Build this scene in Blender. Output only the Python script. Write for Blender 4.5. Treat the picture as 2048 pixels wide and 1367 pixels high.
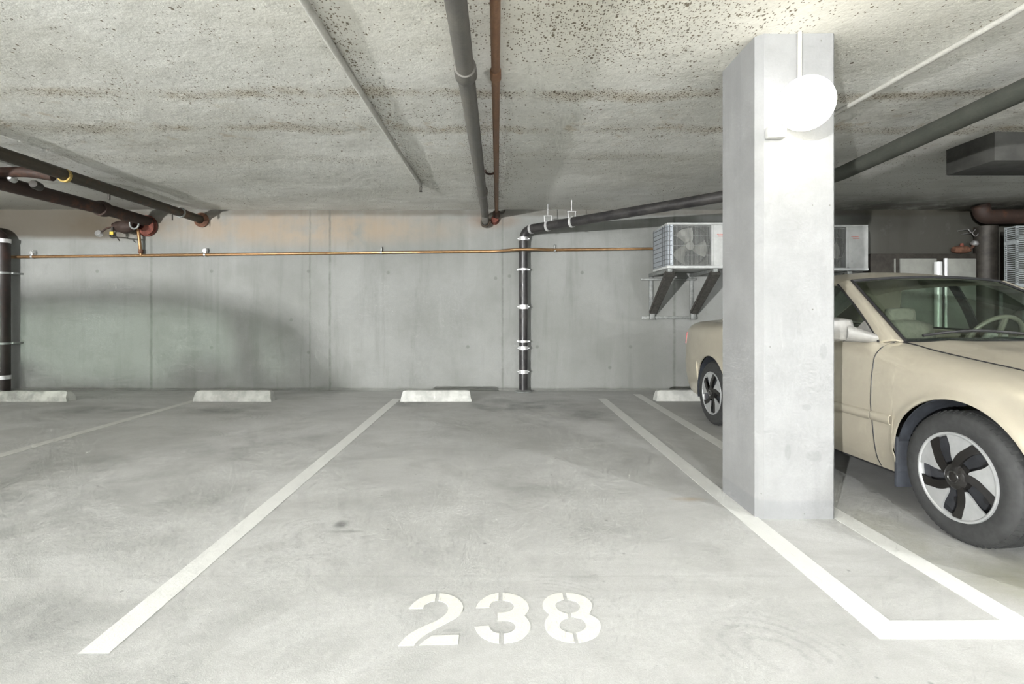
import bpy, bmesh, math, random
from mathutils import Vector, Matrix, noise as mnoise

random.seed(7)
PI = math.pi
scene = bpy.context.scene
COL = scene.collection
for _o in list(bpy.data.objects):
    bpy.data.objects.remove(_o)

# ------------------------------------------------------------------ camera, world, exposure
cam_d = bpy.data.cameras.new('camera')
cam = bpy.data.objects.new('camera', cam_d)
COL.objects.link(cam)
cam.location = (0, 0, 1.10)
cam.rotation_euler = (PI / 2, 0, 0)
cam_d.sensor_fit = 'HORIZONTAL'
cam_d.sensor_width = 36.0
cam_d.lens = 36.0 * 1035.0 / 2048.0
cam_d.shift_x = 26.0 / 2048.0
cam_d.shift_y = -55.5 / 2048.0
cam_d.clip_start = 0.05
scene.camera = cam

scene.view_settings.view_transform = 'Standard'
scene.view_settings.look = 'None'
scene.view_settings.gamma = 1.0
scene.view_settings.use_curve_mapping = False
scene.view_settings.exposure = 1.80
scene.cycles.use_denoising = True
scene.cycles.max_bounces = 6
scene.cycles.diffuse_bounces = 4
scene.cycles.glossy_bounces = 3
scene.cycles.transparent_max_bounces = 10
scene.cycles.use_adaptive_sampling = True
scene.cycles.adaptive_threshold = 0.085
scene.cycles.adaptive_min_samples = 14
scene.cycles.caustics_reflective = False
scene.cycles.caustics_refractive = False

world = bpy.data.worlds.new('daylight')
scene.world = world
world.use_nodes = True
WORLD_STRENGTH = 0.9
world.node_tree.nodes['Background'].inputs[0].default_value = (0.93, 0.98, 1.0, 1)
world.node_tree.nodes['Background'].inputs[1].default_value = WORLD_STRENGTH

F, VX, HY, CH = 1035.0, 998.0, 628.0, 1.10
WALL_Y = 7.47
CEIL_Z = 2.605
LAMP_E = 6.5          # globe on the column
FILL_LAMP_E = 195.0     # added unseen fill globes on the ceiling behind the viewpoint
LOW_LAMP_W = 2700.0    # added low key lamp on a made-up post, behind the parked car


def gp(px, py):
    """pixel of the photograph -> point on the floor"""
    d = CH * F / (py - HY)
    return ((px - VX) * d / F, d)


# ------------------------------------------------------------------ node helper
class NT:
    def __init__(self, name):
        m = bpy.data.materials.new(name)
        m.use_nodes = True
        self.m = m
        self.t = m.node_tree
        self.b = self.t.nodes['Principled BSDF']
        self.out = self.t.nodes['Material Output']
        self._co = None

    def n(self, typ, **kw):
        nd = self.t.nodes.new(typ)
        for k, v in kw.items():
            setattr(nd, k, v)
        return nd

    def put(self, sock, v):
        if hasattr(v, 'links') or isinstance(v, bpy.types.NodeSocket):
            self.t.links.new(v, sock)
        elif isinstance(v, (tuple, list)):
            if sock.type == 'RGBA' and len(v) == 3:
                v = tuple(v) + (1,)
            sock.default_value = v
        else:
            sock.default_value = v

    def co(self):
        if self._co is None:
            self._co = self.n('ShaderNodeTexCoord').outputs['Object']
        return self._co

    def scaled(self, s, loc=(0, 0, 0), vec=None):
        nd = self.n('ShaderNodeMapping')
        self.put(nd.inputs['Vector'], vec or self.co())
        nd.inputs['Scale'].default_value = s
        nd.inputs['Location'].default_value = loc
        return nd.outputs[0]

    def noise(self, scale, detail=4, rough=0.6, vec=None, dist=0.0):
        nd = self.n('ShaderNodeTexNoise')
        self.put(nd.inputs['Vector'], vec or self.co())
        nd.inputs['Scale'].default_value = scale
        nd.inputs['Detail'].default_value = detail
        nd.inputs['Roughness'].default_value = rough
        nd.inputs['Distortion'].default_value = dist
        return nd.outputs[0]

    def voro(self, scale, vec=None, out='Distance', feature='F1', rnd=1.0):
        nd = self.n('ShaderNodeTexVoronoi', feature=feature)
        self.put(nd.inputs['Vector'], vec or self.co())
        nd.inputs['Scale'].default_value = scale
        nd.inputs['Randomness'].default_value = rnd
        return nd.outputs[out]

    def math(self, op, a, b=0.0, clamp=False):
        nd = self.n('ShaderNodeMath', operation=op, use_clamp=clamp)
        self.put(nd.inputs[0], a)
        self.put(nd.inputs[1], b)
        return nd.outputs[0]

    def rng(self, v, a, b, c=0.0, d=1.0, smooth=True):
        nd = self.n('ShaderNodeMapRange', interpolation_type='SMOOTHSTEP' if smooth else 'LINEAR')
        self.put(nd.inputs['Value'], v)
        nd.inputs['From Min'].default_value = a
        nd.inputs['From Max'].default_value = b
        nd.inputs['To Min'].default_value = c
        nd.inputs['To Max'].default_value = d
        return nd.outputs[0]

    def mix(self, f, a, b, mode='MIX'):
        nd = self.n('ShaderNodeMix', data_type='RGBA', blend_type=mode)
        self.put(nd.inputs[0], f)
        self.put(nd.inputs[6], a)
        self.put(nd.inputs[7], b)
        return nd.outputs[2]

    def sep(self, vec=None):
        nd = self.n('ShaderNodeSeparateXYZ')
        self.put(nd.inputs[0], vec or self.co())
        return nd.outputs

    def blob(self, c, r, soft=1.0, vec=None):
        """1 inside an ellipsoid of radii r round c, 0 outside"""
        s = self.n('ShaderNodeVectorMath', operation='SUBTRACT')
        self.put(s.inputs[0], vec or self.co())
        s.inputs[1].default_value = c
        m = self.n('ShaderNodeVectorMath', operation='MULTIPLY')
        self.put(m.inputs[0], s.outputs[0])
        m.inputs[1].default_value = tuple(0.0 if q is None else 1.0 / q for q in r)
        l = self.n('ShaderNodeVectorMath', operation='LENGTH')
        self.put(l.inputs[0], m.outputs[0])
        return self.rng(l.outputs['Value'], 1.0 - soft, 1.0, 1.0, 0.0)

    def bump(self, h, strength=0.3, dist=0.02, normal=None):
        nd = self.n('ShaderNodeBump')
        self.put(nd.inputs['Height'], h)
        nd.inputs['Strength'].default_value = strength
        nd.inputs['Distance'].default_value = dist
        if normal is not None:
            self.put(nd.inputs['Normal'], normal)
        self.put(self.b.inputs['Normal'], nd.outputs[0])
        return nd.outputs[0]

    def done(self, color=None, rough=None, metal=None, **kw):
        if color is not None:
            self.put(self.b.inputs['Base Color'], color)
        if rough is not None:
            self.put(self.b.inputs['Roughness'], rough)
        if metal is not None:
            self.put(self.b.inputs['Metallic'], metal)
        for k, v in kw.items():
            self.put(self.b.inputs[k.replace('_', ' ')], v)
        return self.m


def simple(name, col, rough=0.5, metal=0.0, var=0.15, scale=18.0, bump=0.0, **kw):
    t = NT(name)
    n = t.noise(scale, 5)
    dark = tuple(c * (1 - var) for c in col)
    lite = tuple(min(1, c * (1 + var)) for c in col)
    c = t.mix(t.rng(n, 0.3, 0.7), dark, lite)
    if bump:
        t.bump(n, bump, 0.01)
    return t.done(c, rough, metal, **kw)


# ------------------------------------------------------------------ materials
def mat_floor():
    t = NT('trowelled_concrete')
    x, y, z = t.sep()
    big = t.noise(0.55, 5, 0.6, dist=0.6)
    streak = t.noise(1.0, 6, 0.68, t.scaled((0.7, 1.2, 1.0)), 1.4)
    mid = t.noise(2.6, 6, 0.65, dist=0.4)
    fine = t.noise(46, 4, 0.7)
    grain = t.noise(210, 2, 0.6)
    c = t.mix(t.rng(streak, 0.34, 0.66), (0.435, 0.44, 0.42), (0.60, 0.605, 0.585))
    c = t.mix(t.rng(big, 0.38, 0.62, 0, 0.5), c, (0.56, 0.562, 0.54))
    c = t.mix(t.rng(mid, 0.48, 0.70, 0, 0.5), c, (0.36, 0.365, 0.345))
    c = t.mix(t.rng(fine, 0.38, 0.62, 0, 0.32), c, (0.45, 0.45, 0.43))
    c = t.mix(t.rng(grain, 0.36, 0.64, 0, 0.30), c, (0.34, 0.34, 0.32))
    # trowel arcs
    warp = t.n('ShaderNodeVectorMath', operation='ADD')
    nz = t.n('ShaderNodeTexNoise')
    t.put(nz.inputs['Vector'], t.co())
    nz.inputs['Scale'].default_value = 1.3
    sc = t.n('ShaderNodeVectorMath', operation='SCALE')
    t.put(sc.inputs[0], nz.outputs['Color'])
    sc.inputs['Scale'].default_value = 0.25
    t.put(warp.inputs[0], t.co())
    t.put(warp.inputs[1], sc.outputs[0])
    v = t.voro(1.15, warp.outputs[0])
    ring = t.math('SINE', t.math('MULTIPLY', v, 190.0))
    ringm = t.math('MULTIPLY', t.rng(v, 0.08, 0.18), t.rng(v, 0.30, 0.48, 1, 0))
    ringm = t.math('MULTIPLY', ringm, t.rng(t.noise(1.3, 4), 0.46, 0.58))
    c = t.mix(t.math('MULTIPLY', t.rng(ring, -0.2, 0.9), t.math('MULTIPLY', t.math('MULTIPLY', ringm, t.rng(fine, 0.3, 0.65)), 0.5)), c, (0.33, 0.335, 0.32))
    sp = t.n('ShaderNodeTexVoronoi')
    t.put(sp.inputs['Vector'], t.co())
    sp.inputs['Scale'].default_value = 14
    spk = t.math('MULTIPLY', t.rng(sp.outputs['Distance'], 0.05, 0.16, 1, 0), t.math('LESS_THAN', t.sep(sp.outputs['Color'])[0], 0.05))
    c = t.mix(t.math('MULTIPLY', spk, 0.6), c, (0.2, 0.2, 0.19))
    # worn, tyre-darkened areas and spots
    wob = t.math('MULTIPLY', t.rng(mid, 0.25, 0.7), 1.0)
    for cc, rr, st, colr in [
        ((0.25, 6.3, 0), (1.1, 0.75, None), 0.62, (0.19, 0.195, 0.185)),
        ((1.05, 5.7, 0), (0.65, 0.5, None), 0.55, (0.17, 0.175, 0.165)),
        ((-1.0, 6.35, 0), (0.6, 0.35, None), 0.55, (0.19, 0.19, 0.18)),
        ((0.2, 3.35, 0), (0.45, 0.30, None), 0.45, (0.22, 0.225, 0.205)),
        ((0.55, 2.62, 0), (0.35, 0.2, None), 0.35, (0.23, 0.23, 0.215)),
        ((-3.1, 5.9, 0), (0.9, 0.35, None), 0.6, (0.18, 0.18, 0.17)),
        ((-4.6, 5.95, 0), (0.8, 0.35, None), 0.6, (0.18, 0.18, 0.17)),
        ((-2.0, 4.4, 0), (1.2, 0.8, None), 0.30, (0.22, 0.22, 0.21)),
        ((-1.85, 3.0, 0), (0.5, 0.35, None), 0.42, (0.22, 0.225, 0.205)),
        ((-2.7, 2.5, 0), (0.9, 0.5, None), 0.35, (0.24, 0.245, 0.225)),
        ((-1.7, 1.9, 0), (0.5, 0.3, None), 0.3, (0.24, 0.245, 0.225)),
        ((-3.2, 3.3, 0), (1.5, 1.0, None), 0.5, (0.25, 0.255, 0.24)),  # worn tone, deepened to paint the left floor dimmer
        ((-1.9, 1.7, 0), (1.3, 0.6, None), 0.55, (0.27, 0.275, 0.26)),  # worn tone, deepened so the left foreground looks less lit
        ((-0.825, 2.71, 0), (0.055, 0.075, None), 0.95, (0.10, 0.10, 0.095)),
        ((-0.78, 2.62, 0), (0.12, 0.03, None), 0.5, (0.16, 0.16, 0.15)),
        ((1.12, 3.08, 0), (0.15, 0.05, None), 0.6, (0.38, 0.30, 0.20)),
        ((2.3, 2.1, 0), (0.6, 0.5, None), 0.55, (0.33, 0.325, 0.215)),
        ((1.98, 2.6, 0), (0.22, 0.5, None), 0.5, (0.30, 0.295, 0.20)),
        ((-0.16, 1.80, 0), (0.05, 0.02, None), 0.5, (0.2, 0.2, 0.19)),
    ]:
        m = t.math('MULTIPLY', t.math('MULTIPLY', t.blob(cc, rr, 0.85), wob), min(0.95, st * 1.12))
        c = t.mix(m, c, colr)
    # hairline construction joint across the stalls
    j = t.rng(t.math('ABSOLUTE', t.math('ADD', t.math('SUBTRACT', y, 2.19), t.math('MULTIPLY', mid, 0.03))), 0.0, 0.012, 0.12, 0)
    c = t.mix(j, c, (0.22, 0.22, 0.2))
    h = t.math('ADD', t.math('MULTIPLY', fine, 0.4), t.math('MULTIPLY', grain, 0.3))
    t.bump(h, 0.22, 0.006)
    c = t.mix(1.0, c, (1.0, 1.0, 1.015), 'MULTIPLY')
    return t.done(c, t.rng(big, 0.3, 0.7, 0.62, 0.8), 0.0, Specular_IOR_Level=0.3)


def mat_wall():
    t = NT('board_formed_concrete')
    x, y, z = t.sep()
    big = t.noise(0.8, 5, 0.6)
    vert = t.noise(1.0, 6, 0.65, t.scaled((5.0, 1, 0.45)), 0.4)
    mid = t.noise(3.2, 6, 0.62)
    grain = t.noise(85, 3, 0.65)
    c = t.mix(t.rng(big, 0.32, 0.68), (0.375, 0.385, 0.365), (0.50, 0.51, 0.495))
    c = t.mix(t.rng(vert, 0.5, 0.74, 0, 0.42), c, (0.27, 0.28, 0.262))
    c = t.mix(t.rng(vert, 0.24, 0.44, 0.35, 0), c, (0.56, 0.57, 0.555))
    c = t.mix(t.rng(mid, 0.52, 0.72, 0, 0.30), c, (0.30, 0.31, 0.29))
    c = t.mix(t.rng(grain, 0.3, 0.7, 0, 0.14), c, (0.26, 0.27, 0.25))
    # rust-coloured wash under the slab; the last, far-left patch is painted pipe shade
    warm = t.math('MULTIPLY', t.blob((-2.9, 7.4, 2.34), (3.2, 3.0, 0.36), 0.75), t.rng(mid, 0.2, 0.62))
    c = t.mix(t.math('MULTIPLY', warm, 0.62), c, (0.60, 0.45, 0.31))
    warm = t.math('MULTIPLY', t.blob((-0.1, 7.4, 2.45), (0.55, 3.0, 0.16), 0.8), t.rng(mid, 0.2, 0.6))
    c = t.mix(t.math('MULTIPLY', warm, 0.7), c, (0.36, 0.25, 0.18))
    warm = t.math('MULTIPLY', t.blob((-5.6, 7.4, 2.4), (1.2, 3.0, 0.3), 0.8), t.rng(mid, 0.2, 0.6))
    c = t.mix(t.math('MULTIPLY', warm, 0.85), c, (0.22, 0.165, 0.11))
    # painted shade under the slab, and the pipes' shadow lower at far left
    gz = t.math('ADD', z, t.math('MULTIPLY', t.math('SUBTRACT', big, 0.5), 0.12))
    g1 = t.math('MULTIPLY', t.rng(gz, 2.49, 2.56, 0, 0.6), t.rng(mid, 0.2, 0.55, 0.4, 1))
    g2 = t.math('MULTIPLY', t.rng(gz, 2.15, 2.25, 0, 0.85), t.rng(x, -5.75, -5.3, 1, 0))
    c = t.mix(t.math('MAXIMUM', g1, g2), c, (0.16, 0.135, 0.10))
    # darker tone in the far right bay
    darken = t.math('MULTIPLY', t.rng(x, 4.4, 5.6), t.rng(mid, 0.0, 0.42))
    c = t.mix(t.math('MULTIPLY', darken, 0.85), c, (0.065, 0.060, 0.044))
    # form joints
    wv = t.math('MULTIPLY', t.math('SUBTRACT', t.noise(2.0, 3, 0.6, t.scaled((0.2, 1, 2.4))), 0.5), 0.03)
    hjt = None
    for jx, jw, js in [(-5.02, 0.022, 0.55), (-2.73, 0.012, 0.5), (-2.44, 0.016, 0.6), (0.05, 0.016, 0.5), (2.53, 0.02, 0.55), (4.7, 0.02, 0.4), (-7.4, 0.02, 0.5)]:
        d = t.math('ABSOLUTE', t.math('ADD', t.math('SUBTRACT', x, jx), wv))
        m = t.rng(d, 0.0, jw * 1.6, js, 0)
        m2 = t.math('MULTIPLY', m, t.rng(t.noise(2.2, 4, 0.7, t.scaled((0.5, 1, 2.2), (jx * 3, 0, 0))), 0.3, 0.6, 0.35, 1.0))
        c = t.mix(m2, c, (0.17, 0.175, 0.16))
        hjt = m2 if hjt is None else t.math('ADD', hjt, m2)
    # tie holes and scuffs
    for (hx, hz) in [(-5.8, 1.72), (-4.15, 1.72), (-2.75, 1.72), (-0.45, 0.63), (0.55, 0.63), (1.9, 0.63), (-2.75, 0.55), (1.6, 0.33), (-0.05, 1.62), (-1.6, 1.7), (1.2, 1.7), (-4.15, 0.62), (-3.0, 1.02), (0.15, 1.65)]:
        m = t.blob((hx, 7.4, hz), (0.032, None, 0.032), 0.5)
        c = t.mix(t.math('MULTIPLY', m, 0.5), c, (0.2, 0.205, 0.19))
    # splash line at the foot
    foot = t.rng(t.math('ADD', z, t.math('MULTIPLY', mid, -0.10)), -0.05, 0.02, 0.6, 0)
    c = t.mix(foot, c, (0.22, 0.22, 0.2))
    h = t.math('ADD', t.math('MULTIPLY', grain, 0.25), t.math('MULTIPLY', vert, 0.6))
    t.bump(h, 0.25, 0.012)
    c = t.mix(1.0, c, (0.60, 0.60, 0.595), 'MULTIPLY')
    return t.done(c, 0.85, 0.0, Specular_IOR_Level=0.2)


def mat_ceiling():
    t = NT('pitted_slab')
    x, y, z = t.sep()
    big = t.noise(0.7, 5, 0.6)
    wide = t.noise(1.0, 6, 0.68, t.scaled((0.55, 2.6, 1)), 0.7)
    mid = t.noise(3.6, 6, 0.66)
    grain = t.noise(70, 3, 0.7)
    c = t.mix(t.rng(big, 0.35, 0.65), (0.67, 0.665, 0.62), (0.77, 0.77, 0.735))
    c = t.mix(t.rng(wide, 0.5, 0.72, 0, 0.38), c, (0.43, 0.425, 0.375))
    c = t.mix(t.rng(wide, 0.26, 0.44, 0.55, 0), c, (0.82, 0.82, 0.79))
    c = t.mix(t.rng(mid, 0.52, 0.74, 0, 0.28), c, (0.45, 0.44, 0.385))
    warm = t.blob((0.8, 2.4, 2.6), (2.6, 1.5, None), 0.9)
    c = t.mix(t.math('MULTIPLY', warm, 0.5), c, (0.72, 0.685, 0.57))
    c = t.mix(t.rng(grain, 0.34, 0.66, 0.0, 0.14), c, (0.36, 0.35, 0.30))
    # where the pits gather: two board joints across the slab, plus loose clusters
    wy = t.math('ADD', y, t.math('MULTIPLY', t.math('SUBTRACT', t.noise(0.9, 4), 0.5), 0.5))
    b1 = t.rng(t.math('ABSOLUTE', t.math('SUBTRACT', wy, 3.56)), 0.01, 0.13, 1.7, 0)
    b2 = t.rng(t.math('ABSOLUTE', t.math('SUBTRACT', wy, 4.22)), 0.01, 0.15, 1.4, 0)
    b3 = t.rng(t.math('ABSOLUTE', t.math('SUBTRACT', wy, 5.0)), 0.0, 0.2, 0.45, 0)
    band = t.math('MAXIMUM', t.math('MAXIMUM', b1, b2), b3)
    band = t.math('MULTIPLY', band, t.rng(t.noise(1.4, 4, 0.7), 0.36, 0.60))
    # grime beside the pipes that run along the slab
    p1 = t.math('MULTIPLY', t.blob((-0.08, 5.6, 2.6), (0.36, 2.4, None), 0.8), 0.8)
    p2 = t.math('MULTIPLY', t.rng(t.math('ABSOLUTE', t.math('SUBTRACT', x, -0.86)), 0.0, 0.12, 0.8, 0), t.rng(y, 5.9, 6.1, 1, 0))
    clus = t.rng(t.noise(1.7, 5, 0.75), 0.54, 0.74, 0, 0.7)
    right = t.math('MULTIPLY', t.blob((0.7, 2.6, 2.6), (1.2, 0.8, None), 0.8), 0.75)
    dens = t.math('MAXIMUM', t.math('MAXIMUM', band, clus), t.math('MAXIMUM', t.math('MAXIMUM', p1, p2), right))
    dens = t.math('ADD', dens, 0.05)
    pv = t.scaled((1.0, 0.72, 1.0))
    pit_all = None
    for s, rr, dk in ((42.0, 0.36, 0.42), (80.0, 0.42, 0.85), (24.0, 0.28, 0.22)):
        nd = t.n('ShaderNodeTexVoronoi')
        t.put(nd.inputs['Vector'], pv)
        nd.inputs['Scale'].default_value = s
        keep = t.math('LESS_THAN', t.sep(nd.outputs['Color'])[0], t.math('MULTIPLY', dens, dk))
        dd = t.math('ADD', nd.outputs['Distance'], t.math('MULTIPLY', t.math('SUBTRACT', t.noise(s * 2.5, 3), 0.5), 0.45))
        p = t.math('MULTIPLY', t.rng(dd, rr * 0.55, rr, 1, 0), keep)
        pit_all = p if pit_all is None else t.math('MAXIMUM', pit_all, p)
    pitcol = t.mix(t.noise(6, 2), (0.05, 0.04, 0.028), (0.20, 0.15, 0.085))
    c = t.mix(t.math('MULTIPLY', band, 0.26), c, (0.40, 0.33, 0.21))
    c = t.mix(t.math('MULTIPLY', pit_all, 0.86), c, pitcol)
    rust = t.math('MULTIPLY', t.rng(t.noise(4.2, 5, 0.7), 0.56, 0.68), t.rng(t.math('ABSOLUTE', t.math('SUBTRACT', wy, 4.2)), 0.1, 0.7, 1, 0))
    c = t.mix(t.math('MULTIPLY', rust, 0.4), c, (0.36, 0.25, 0.12))
    # darker over the far right bay towards the wall
    darken = t.math('MULTIPLY', t.math('MULTIPLY', t.rng(x, 3.4, 5.6), t.rng(y, 6.2, 7.3)), t.rng(mid, 0.2, 0.55))
    c = t.mix(t.math('MULTIPLY', darken, 0.9), c, (0.17, 0.168, 0.145))
    darken = t.math('MULTIPLY', t.rng(x, -4.6, -5.6), t.rng(y, 5.8, 7.2))  # shade of the left pipes painted on the slab by the wall
    c = t.mix(t.math('MULTIPLY', darken, 0.6), c, (0.16, 0.14, 0.10))
    h = t.math('ADD', t.math('MULTIPLY', mid, 1.0), t.math('MULTIPLY', grain, 0.12))
    t.bump(h, 0.28, 0.03)
    return t.done(c, 0.9, 0.0, Specular_IOR_Level=0.15)


def mat_column():
    t = NT('smooth_column_concrete')
    x, y, z = t.sep()
    mid = t.noise(3.0, 6, 0.62)
    vert = t.noise(1.0, 5, 0.6, t.scaled((9, 9, 0.5)))
    grain = t.noise(90, 3)
    c = t.mix(t.rng(mid, 0.3, 0.7), (0.42, 0.424, 0.415), (0.50, 0.505, 0.495))
    c = t.mix(t.rng(vert, 0.5, 0.75, 0, 0.35), c, (0.34, 0.345, 0.34))
    c = t.mix(t.rng(grain, 0.3, 0.7, 0, 0.10), c, (0.32, 0.32, 0.31))
    v = t.n('ShaderNodeTexVoronoi')
    t.put(v.inputs['Vector'], t.co())
    v.inputs['Scale'].default_value = 22
    keep = t.math('LESS_THAN', t.sep(v.outputs['Color'])[0], 0.055)
    pit = t.math('MULTIPLY', t.rng(v.outputs['Distance'], 0.04, 0.13, 1, 0), keep)
    c = t.mix(t.math('MULTIPLY', pit, 0.75), c, (0.14, 0.13, 0.11))
    for cc, rr in [((1.69, 2.78, 0.34), (0.05, None, 0.035)), ((1.65, 2.78, 0.60), (0.03, None, 0.02)), ((1.55, 2.78, 0.36), (0.02, None, 0.05)), ((1.74, 2.78, 0.9), (0.025, None, 0.05))]:
        c = t.mix(t.math('MULTIPLY', t.blob(cc, rr, 0.35), 0.35), c, (0.30,0.305,0.30))
    foot = t.rng(t.math('ADD', z, t.math('MULTIPLY', mid, 0.02)), 0.10, 0.12, 0.35, 0)
    c = t.mix(foot, c, (0.33,0.34,0.35))
    h = t.math('ADD', t.math('MULTIPLY', grain, 0.3), t.math('MULTIPLY', mid, 0.5))
    t.bump(h, 0.2, 0.008)
    c = t.mix(1.0, c, (0.575, 0.575, 0.585), 'MULTIPLY')
    return t.done(c, 0.8, 0.0, Specular_IOR_Level=0.25)


def mat_paint(name, col, wear=0.35):
    t = NT(name)
    n = t.noise(9, 6, 0.7)
    g = t.noise(120, 3, 0.6)
    scr = t.noise(1.0, 4, 0.7, t.scaled((70, 9, 1)), 1.2)
    c = t.mix(t.rng(n, 0.35, 0.7, 0, 0.25), col, tuple(q * 0.86 for q in col))
    c = t.mix(t.rng(scr, 0.60, 0.72, 0, wear), c, (0.45, 0.445, 0.41))
    c = t.mix(t.rng(g, 0.62, 0.74, 0, wear), c, (0.42, 0.42, 0.39))
    t.bump(g, 0.15, 0.004)
    return t.done(c, 0.6, 0.0, Specular_IOR_Level=0.3)


def mat_pipe(name, col, dust, rough=0.5, metal=0.0, rustcol=None, amount=0.5):
    t = NT(name)
    n = t.noise(7, 6, 0.7)
    g = t.noise(60, 3)
    c = t.mix(t.rng(n, 0.38, 0.68, 0, amount), col, dust)
    c = t.mix(t.rng(g, 0.4, 0.75, 0, 0.25), c, tuple(q * 0.5 for q in col))
    if rustcol:
        c = t.mix(t.rng(t.noise(3.1, 5, 0.7), 0.52, 0.66, 0, 0.8), c, rustcol)
    t.bump(g, 0.15, 0.004)
    return t.done(c, t.rng(n, 0.3, 0.7, rough - 0.1, rough + 0.12), metal)


def mat_glass(name, tint, gloss=0.08):
    t = NT(name)
    t.t.nodes.remove(t.b)
    tr = t.n('ShaderNodeBsdfTransparent')
    tr.inputs[0].default_value = tint + (1,)
    gl = t.n('ShaderNodeBsdfGlossy')
    gl.inputs['Color'].default_value = (0.9, 0.95, 0.92, 1)
    t.put(gl.inputs['Roughness'], t.rng(t.noise(5, 3), 0.3, 0.7, 0.02, 0.06))
    lw = t.n('ShaderNodeLayerWeight')
    lw.inputs['Blend'].default_value = 0.5
    fr = t.math('MULTIPLY', t.math('POWER', lw.outputs['Facing'], 4.0), 0.6)
    mx = t.n('ShaderNodeMixShader')
    t.put(mx.inputs[0], t.math('ADD', fr, gloss, True))
    t.put(mx.inputs[1], tr.outputs[0])
    t.put(mx.inputs[2], gl.outputs[0])
    t.put(t.out.inputs[0], mx.outputs[0])
    return t.m


def mat_emit(name, col, strength):
    t = NT(name)
    t.t.nodes.remove(t.b)
    e = t.n('ShaderNodeEmission')
    e.inputs[0].default_value = col + (1,)
    e.inputs[1].default_value = strength
    t.put(t.out.inputs[0], e.outputs[0])
    return t.m


def mat_carpaint():
    t = NT('champagne_metallic_paint')
    fl = t.noise(900, 2, 0.5)
    dirt = t.noise(4, 6, 0.7)
    x, y, z = t.sep()
    c = t.mix(fl, (0.475, 0.435, 0.345), (0.59, 0.545, 0.44))
    c = t.mix(t.rng(dirt, 0.45, 0.8, 0, 0.25), c, (0.40, 0.37, 0.30))
    return t.done(c, t.rng(dirt, 0.3, 0.7, 0.30, 0.42), 0.45, Coat_Weight=0.35, Coat_Roughness=0.12)


M = {}
M['floor'] = mat_floor()
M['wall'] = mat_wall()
M['ceiling'] = mat_ceiling()
M['column'] = mat_column()
M['line'] = mat_paint('white_road_paint', (0.74, 0.745, 0.72), 0.25)
M['digit'] = mat_paint('white_stencil_paint', (0.76, 0.755, 0.70), 0.5)
M['line_old'] = mat_paint('dulled_road_paint', (0.60, 0.60, 0.57), 0.45)
M['stop'] = simple('cast_concrete_stop', (0.46, 0.465, 0.44), 0.85, 0, 0.2, 9, 0.3)
M['stop_worn'] = simple('scuffed_concrete_stop', (0.43, 0.44, 0.405), 0.85, 0, 0.38, 6, 0.4)
M['black_pipe'] = mat_pipe('black_cast_iron', (0.022, 0.021, 0.022), (0.075, 0.07, 0.065), 0.38, 0.0, None, 0.6)
M['grey_pipe'] = mat_pipe('grey_plastic_pipe', (0.11, 0.105, 0.095), (0.19, 0.18, 0.155), 0.5, 0.0, None, 0.6)
M['duct_pipe'] = mat_pipe('grey_green_pipe', (0.062, 0.067, 0.056), (0.095, 0.097, 0.08), 0.6)
M['brown_pipe'] = mat_pipe('orange_brown_pipe', (0.175, 0.088, 0.045), (0.25, 0.15, 0.09), 0.55, 0.0, (0.16, 0.08, 0.04), 0.7)
M['rust_pipe'] = mat_pipe('rusted_dark_steel', (0.034, 0.019, 0.014), (0.06, 0.037, 0.028), 0.7, 0.1, (0.095, 0.04, 0.022), 0.7)
M['riser_brown'] = mat_pipe('near_black_brown_pipe', (0.018, 0.012, 0.010), (0.035, 0.024, 0.02), 0.45, 0.0, (0.04, 0.018, 0.012), 0.6)
M['olive_pipe'] = mat_pipe('dark_olive_pipe', (0.040, 0.032, 0.021), (0.065, 0.052, 0.036), 0.6, 0.0, (0.09, 0.05, 0.03), 0.6)
M['copper'] = mat_pipe('tarnished_copper', (0.42, 0.25, 0.12), (0.22, 0.14, 0.08), 0.38, 0.75, (0.30, 0.16, 0.08), 0.6)
M['white_pipe'] = mat_pipe('painted_conduit', (0.52, 0.515, 0.475), (0.42, 0.41, 0.37), 0.75)
M['steel'] = simple('zinc_plated_steel', (0.72, 0.72, 0.72), 0.32, 0.85, 0.15, 30)
M['band'] = simple('stainless_band', (0.80, 0.80, 0.80), 0.3, 0.6, 0.1, 30)
M['galv'] = simple('galvanised_steel', (0.27, 0.28, 0.27), 0.5, 0.5, 0.2, 22)
M['rust_red'] = simple('red_rust', (0.15, 0.045, 0.03), 0.85, 0, 0.4, 20, 0.3)
M['rust_orange'] = simple('orange_rust', (0.13, 0.06, 0.035), 0.85, 0, 0.35, 20, 0.3)
M['brass'] = simple('old_brass', (0.50, 0.36, 0.12), 0.45, 0.7, 0.3, 25)
M['yellow'] = simple('yellow_tag', (0.62, 0.46, 0.06), 0.6)
M['dark_metal'] = simple('dark_brown_metal', (0.045, 0.04, 0.033), 0.6, 0.2, 0.3, 12)
M['dark_box'] = simple('dark_grey_sheet', (0.045, 0.045, 0.04), 0.8, 0.0, 0.25, 8)
M['ac_white'] = simple('aged_white_enamel', (0.55, 0.565, 0.555), 0.5, 0, 0.1, 8)
M['ac_grey'] = simple('ac_panel_grey', (0.44, 0.45, 0.435), 0.5, 0, 0.1, 8)
M['guard_wire'] = simple('guard_wire', (0.12, 0.125, 0.125), 0.5, 0.1, 0.1, 8)
M['ac_wire'] = simple('grille_wire', (0.33, 0.34, 0.325), 0.5, 0.1, 0.1, 8)
M['ac_dark'] = simple('fan_shroud_dark', (0.06, 0.063, 0.057), 0.7, 0, 0.2, 8)
M['fan'] = simple('fan_blade_plastic', (0.30, 0.30, 0.265), 0.5, 0, 0.15, 8)
M['coil'] = simple('coil_fins', (0.36, 0.39, 0.42), 0.5, 0.2, 0.15, 60)
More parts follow.
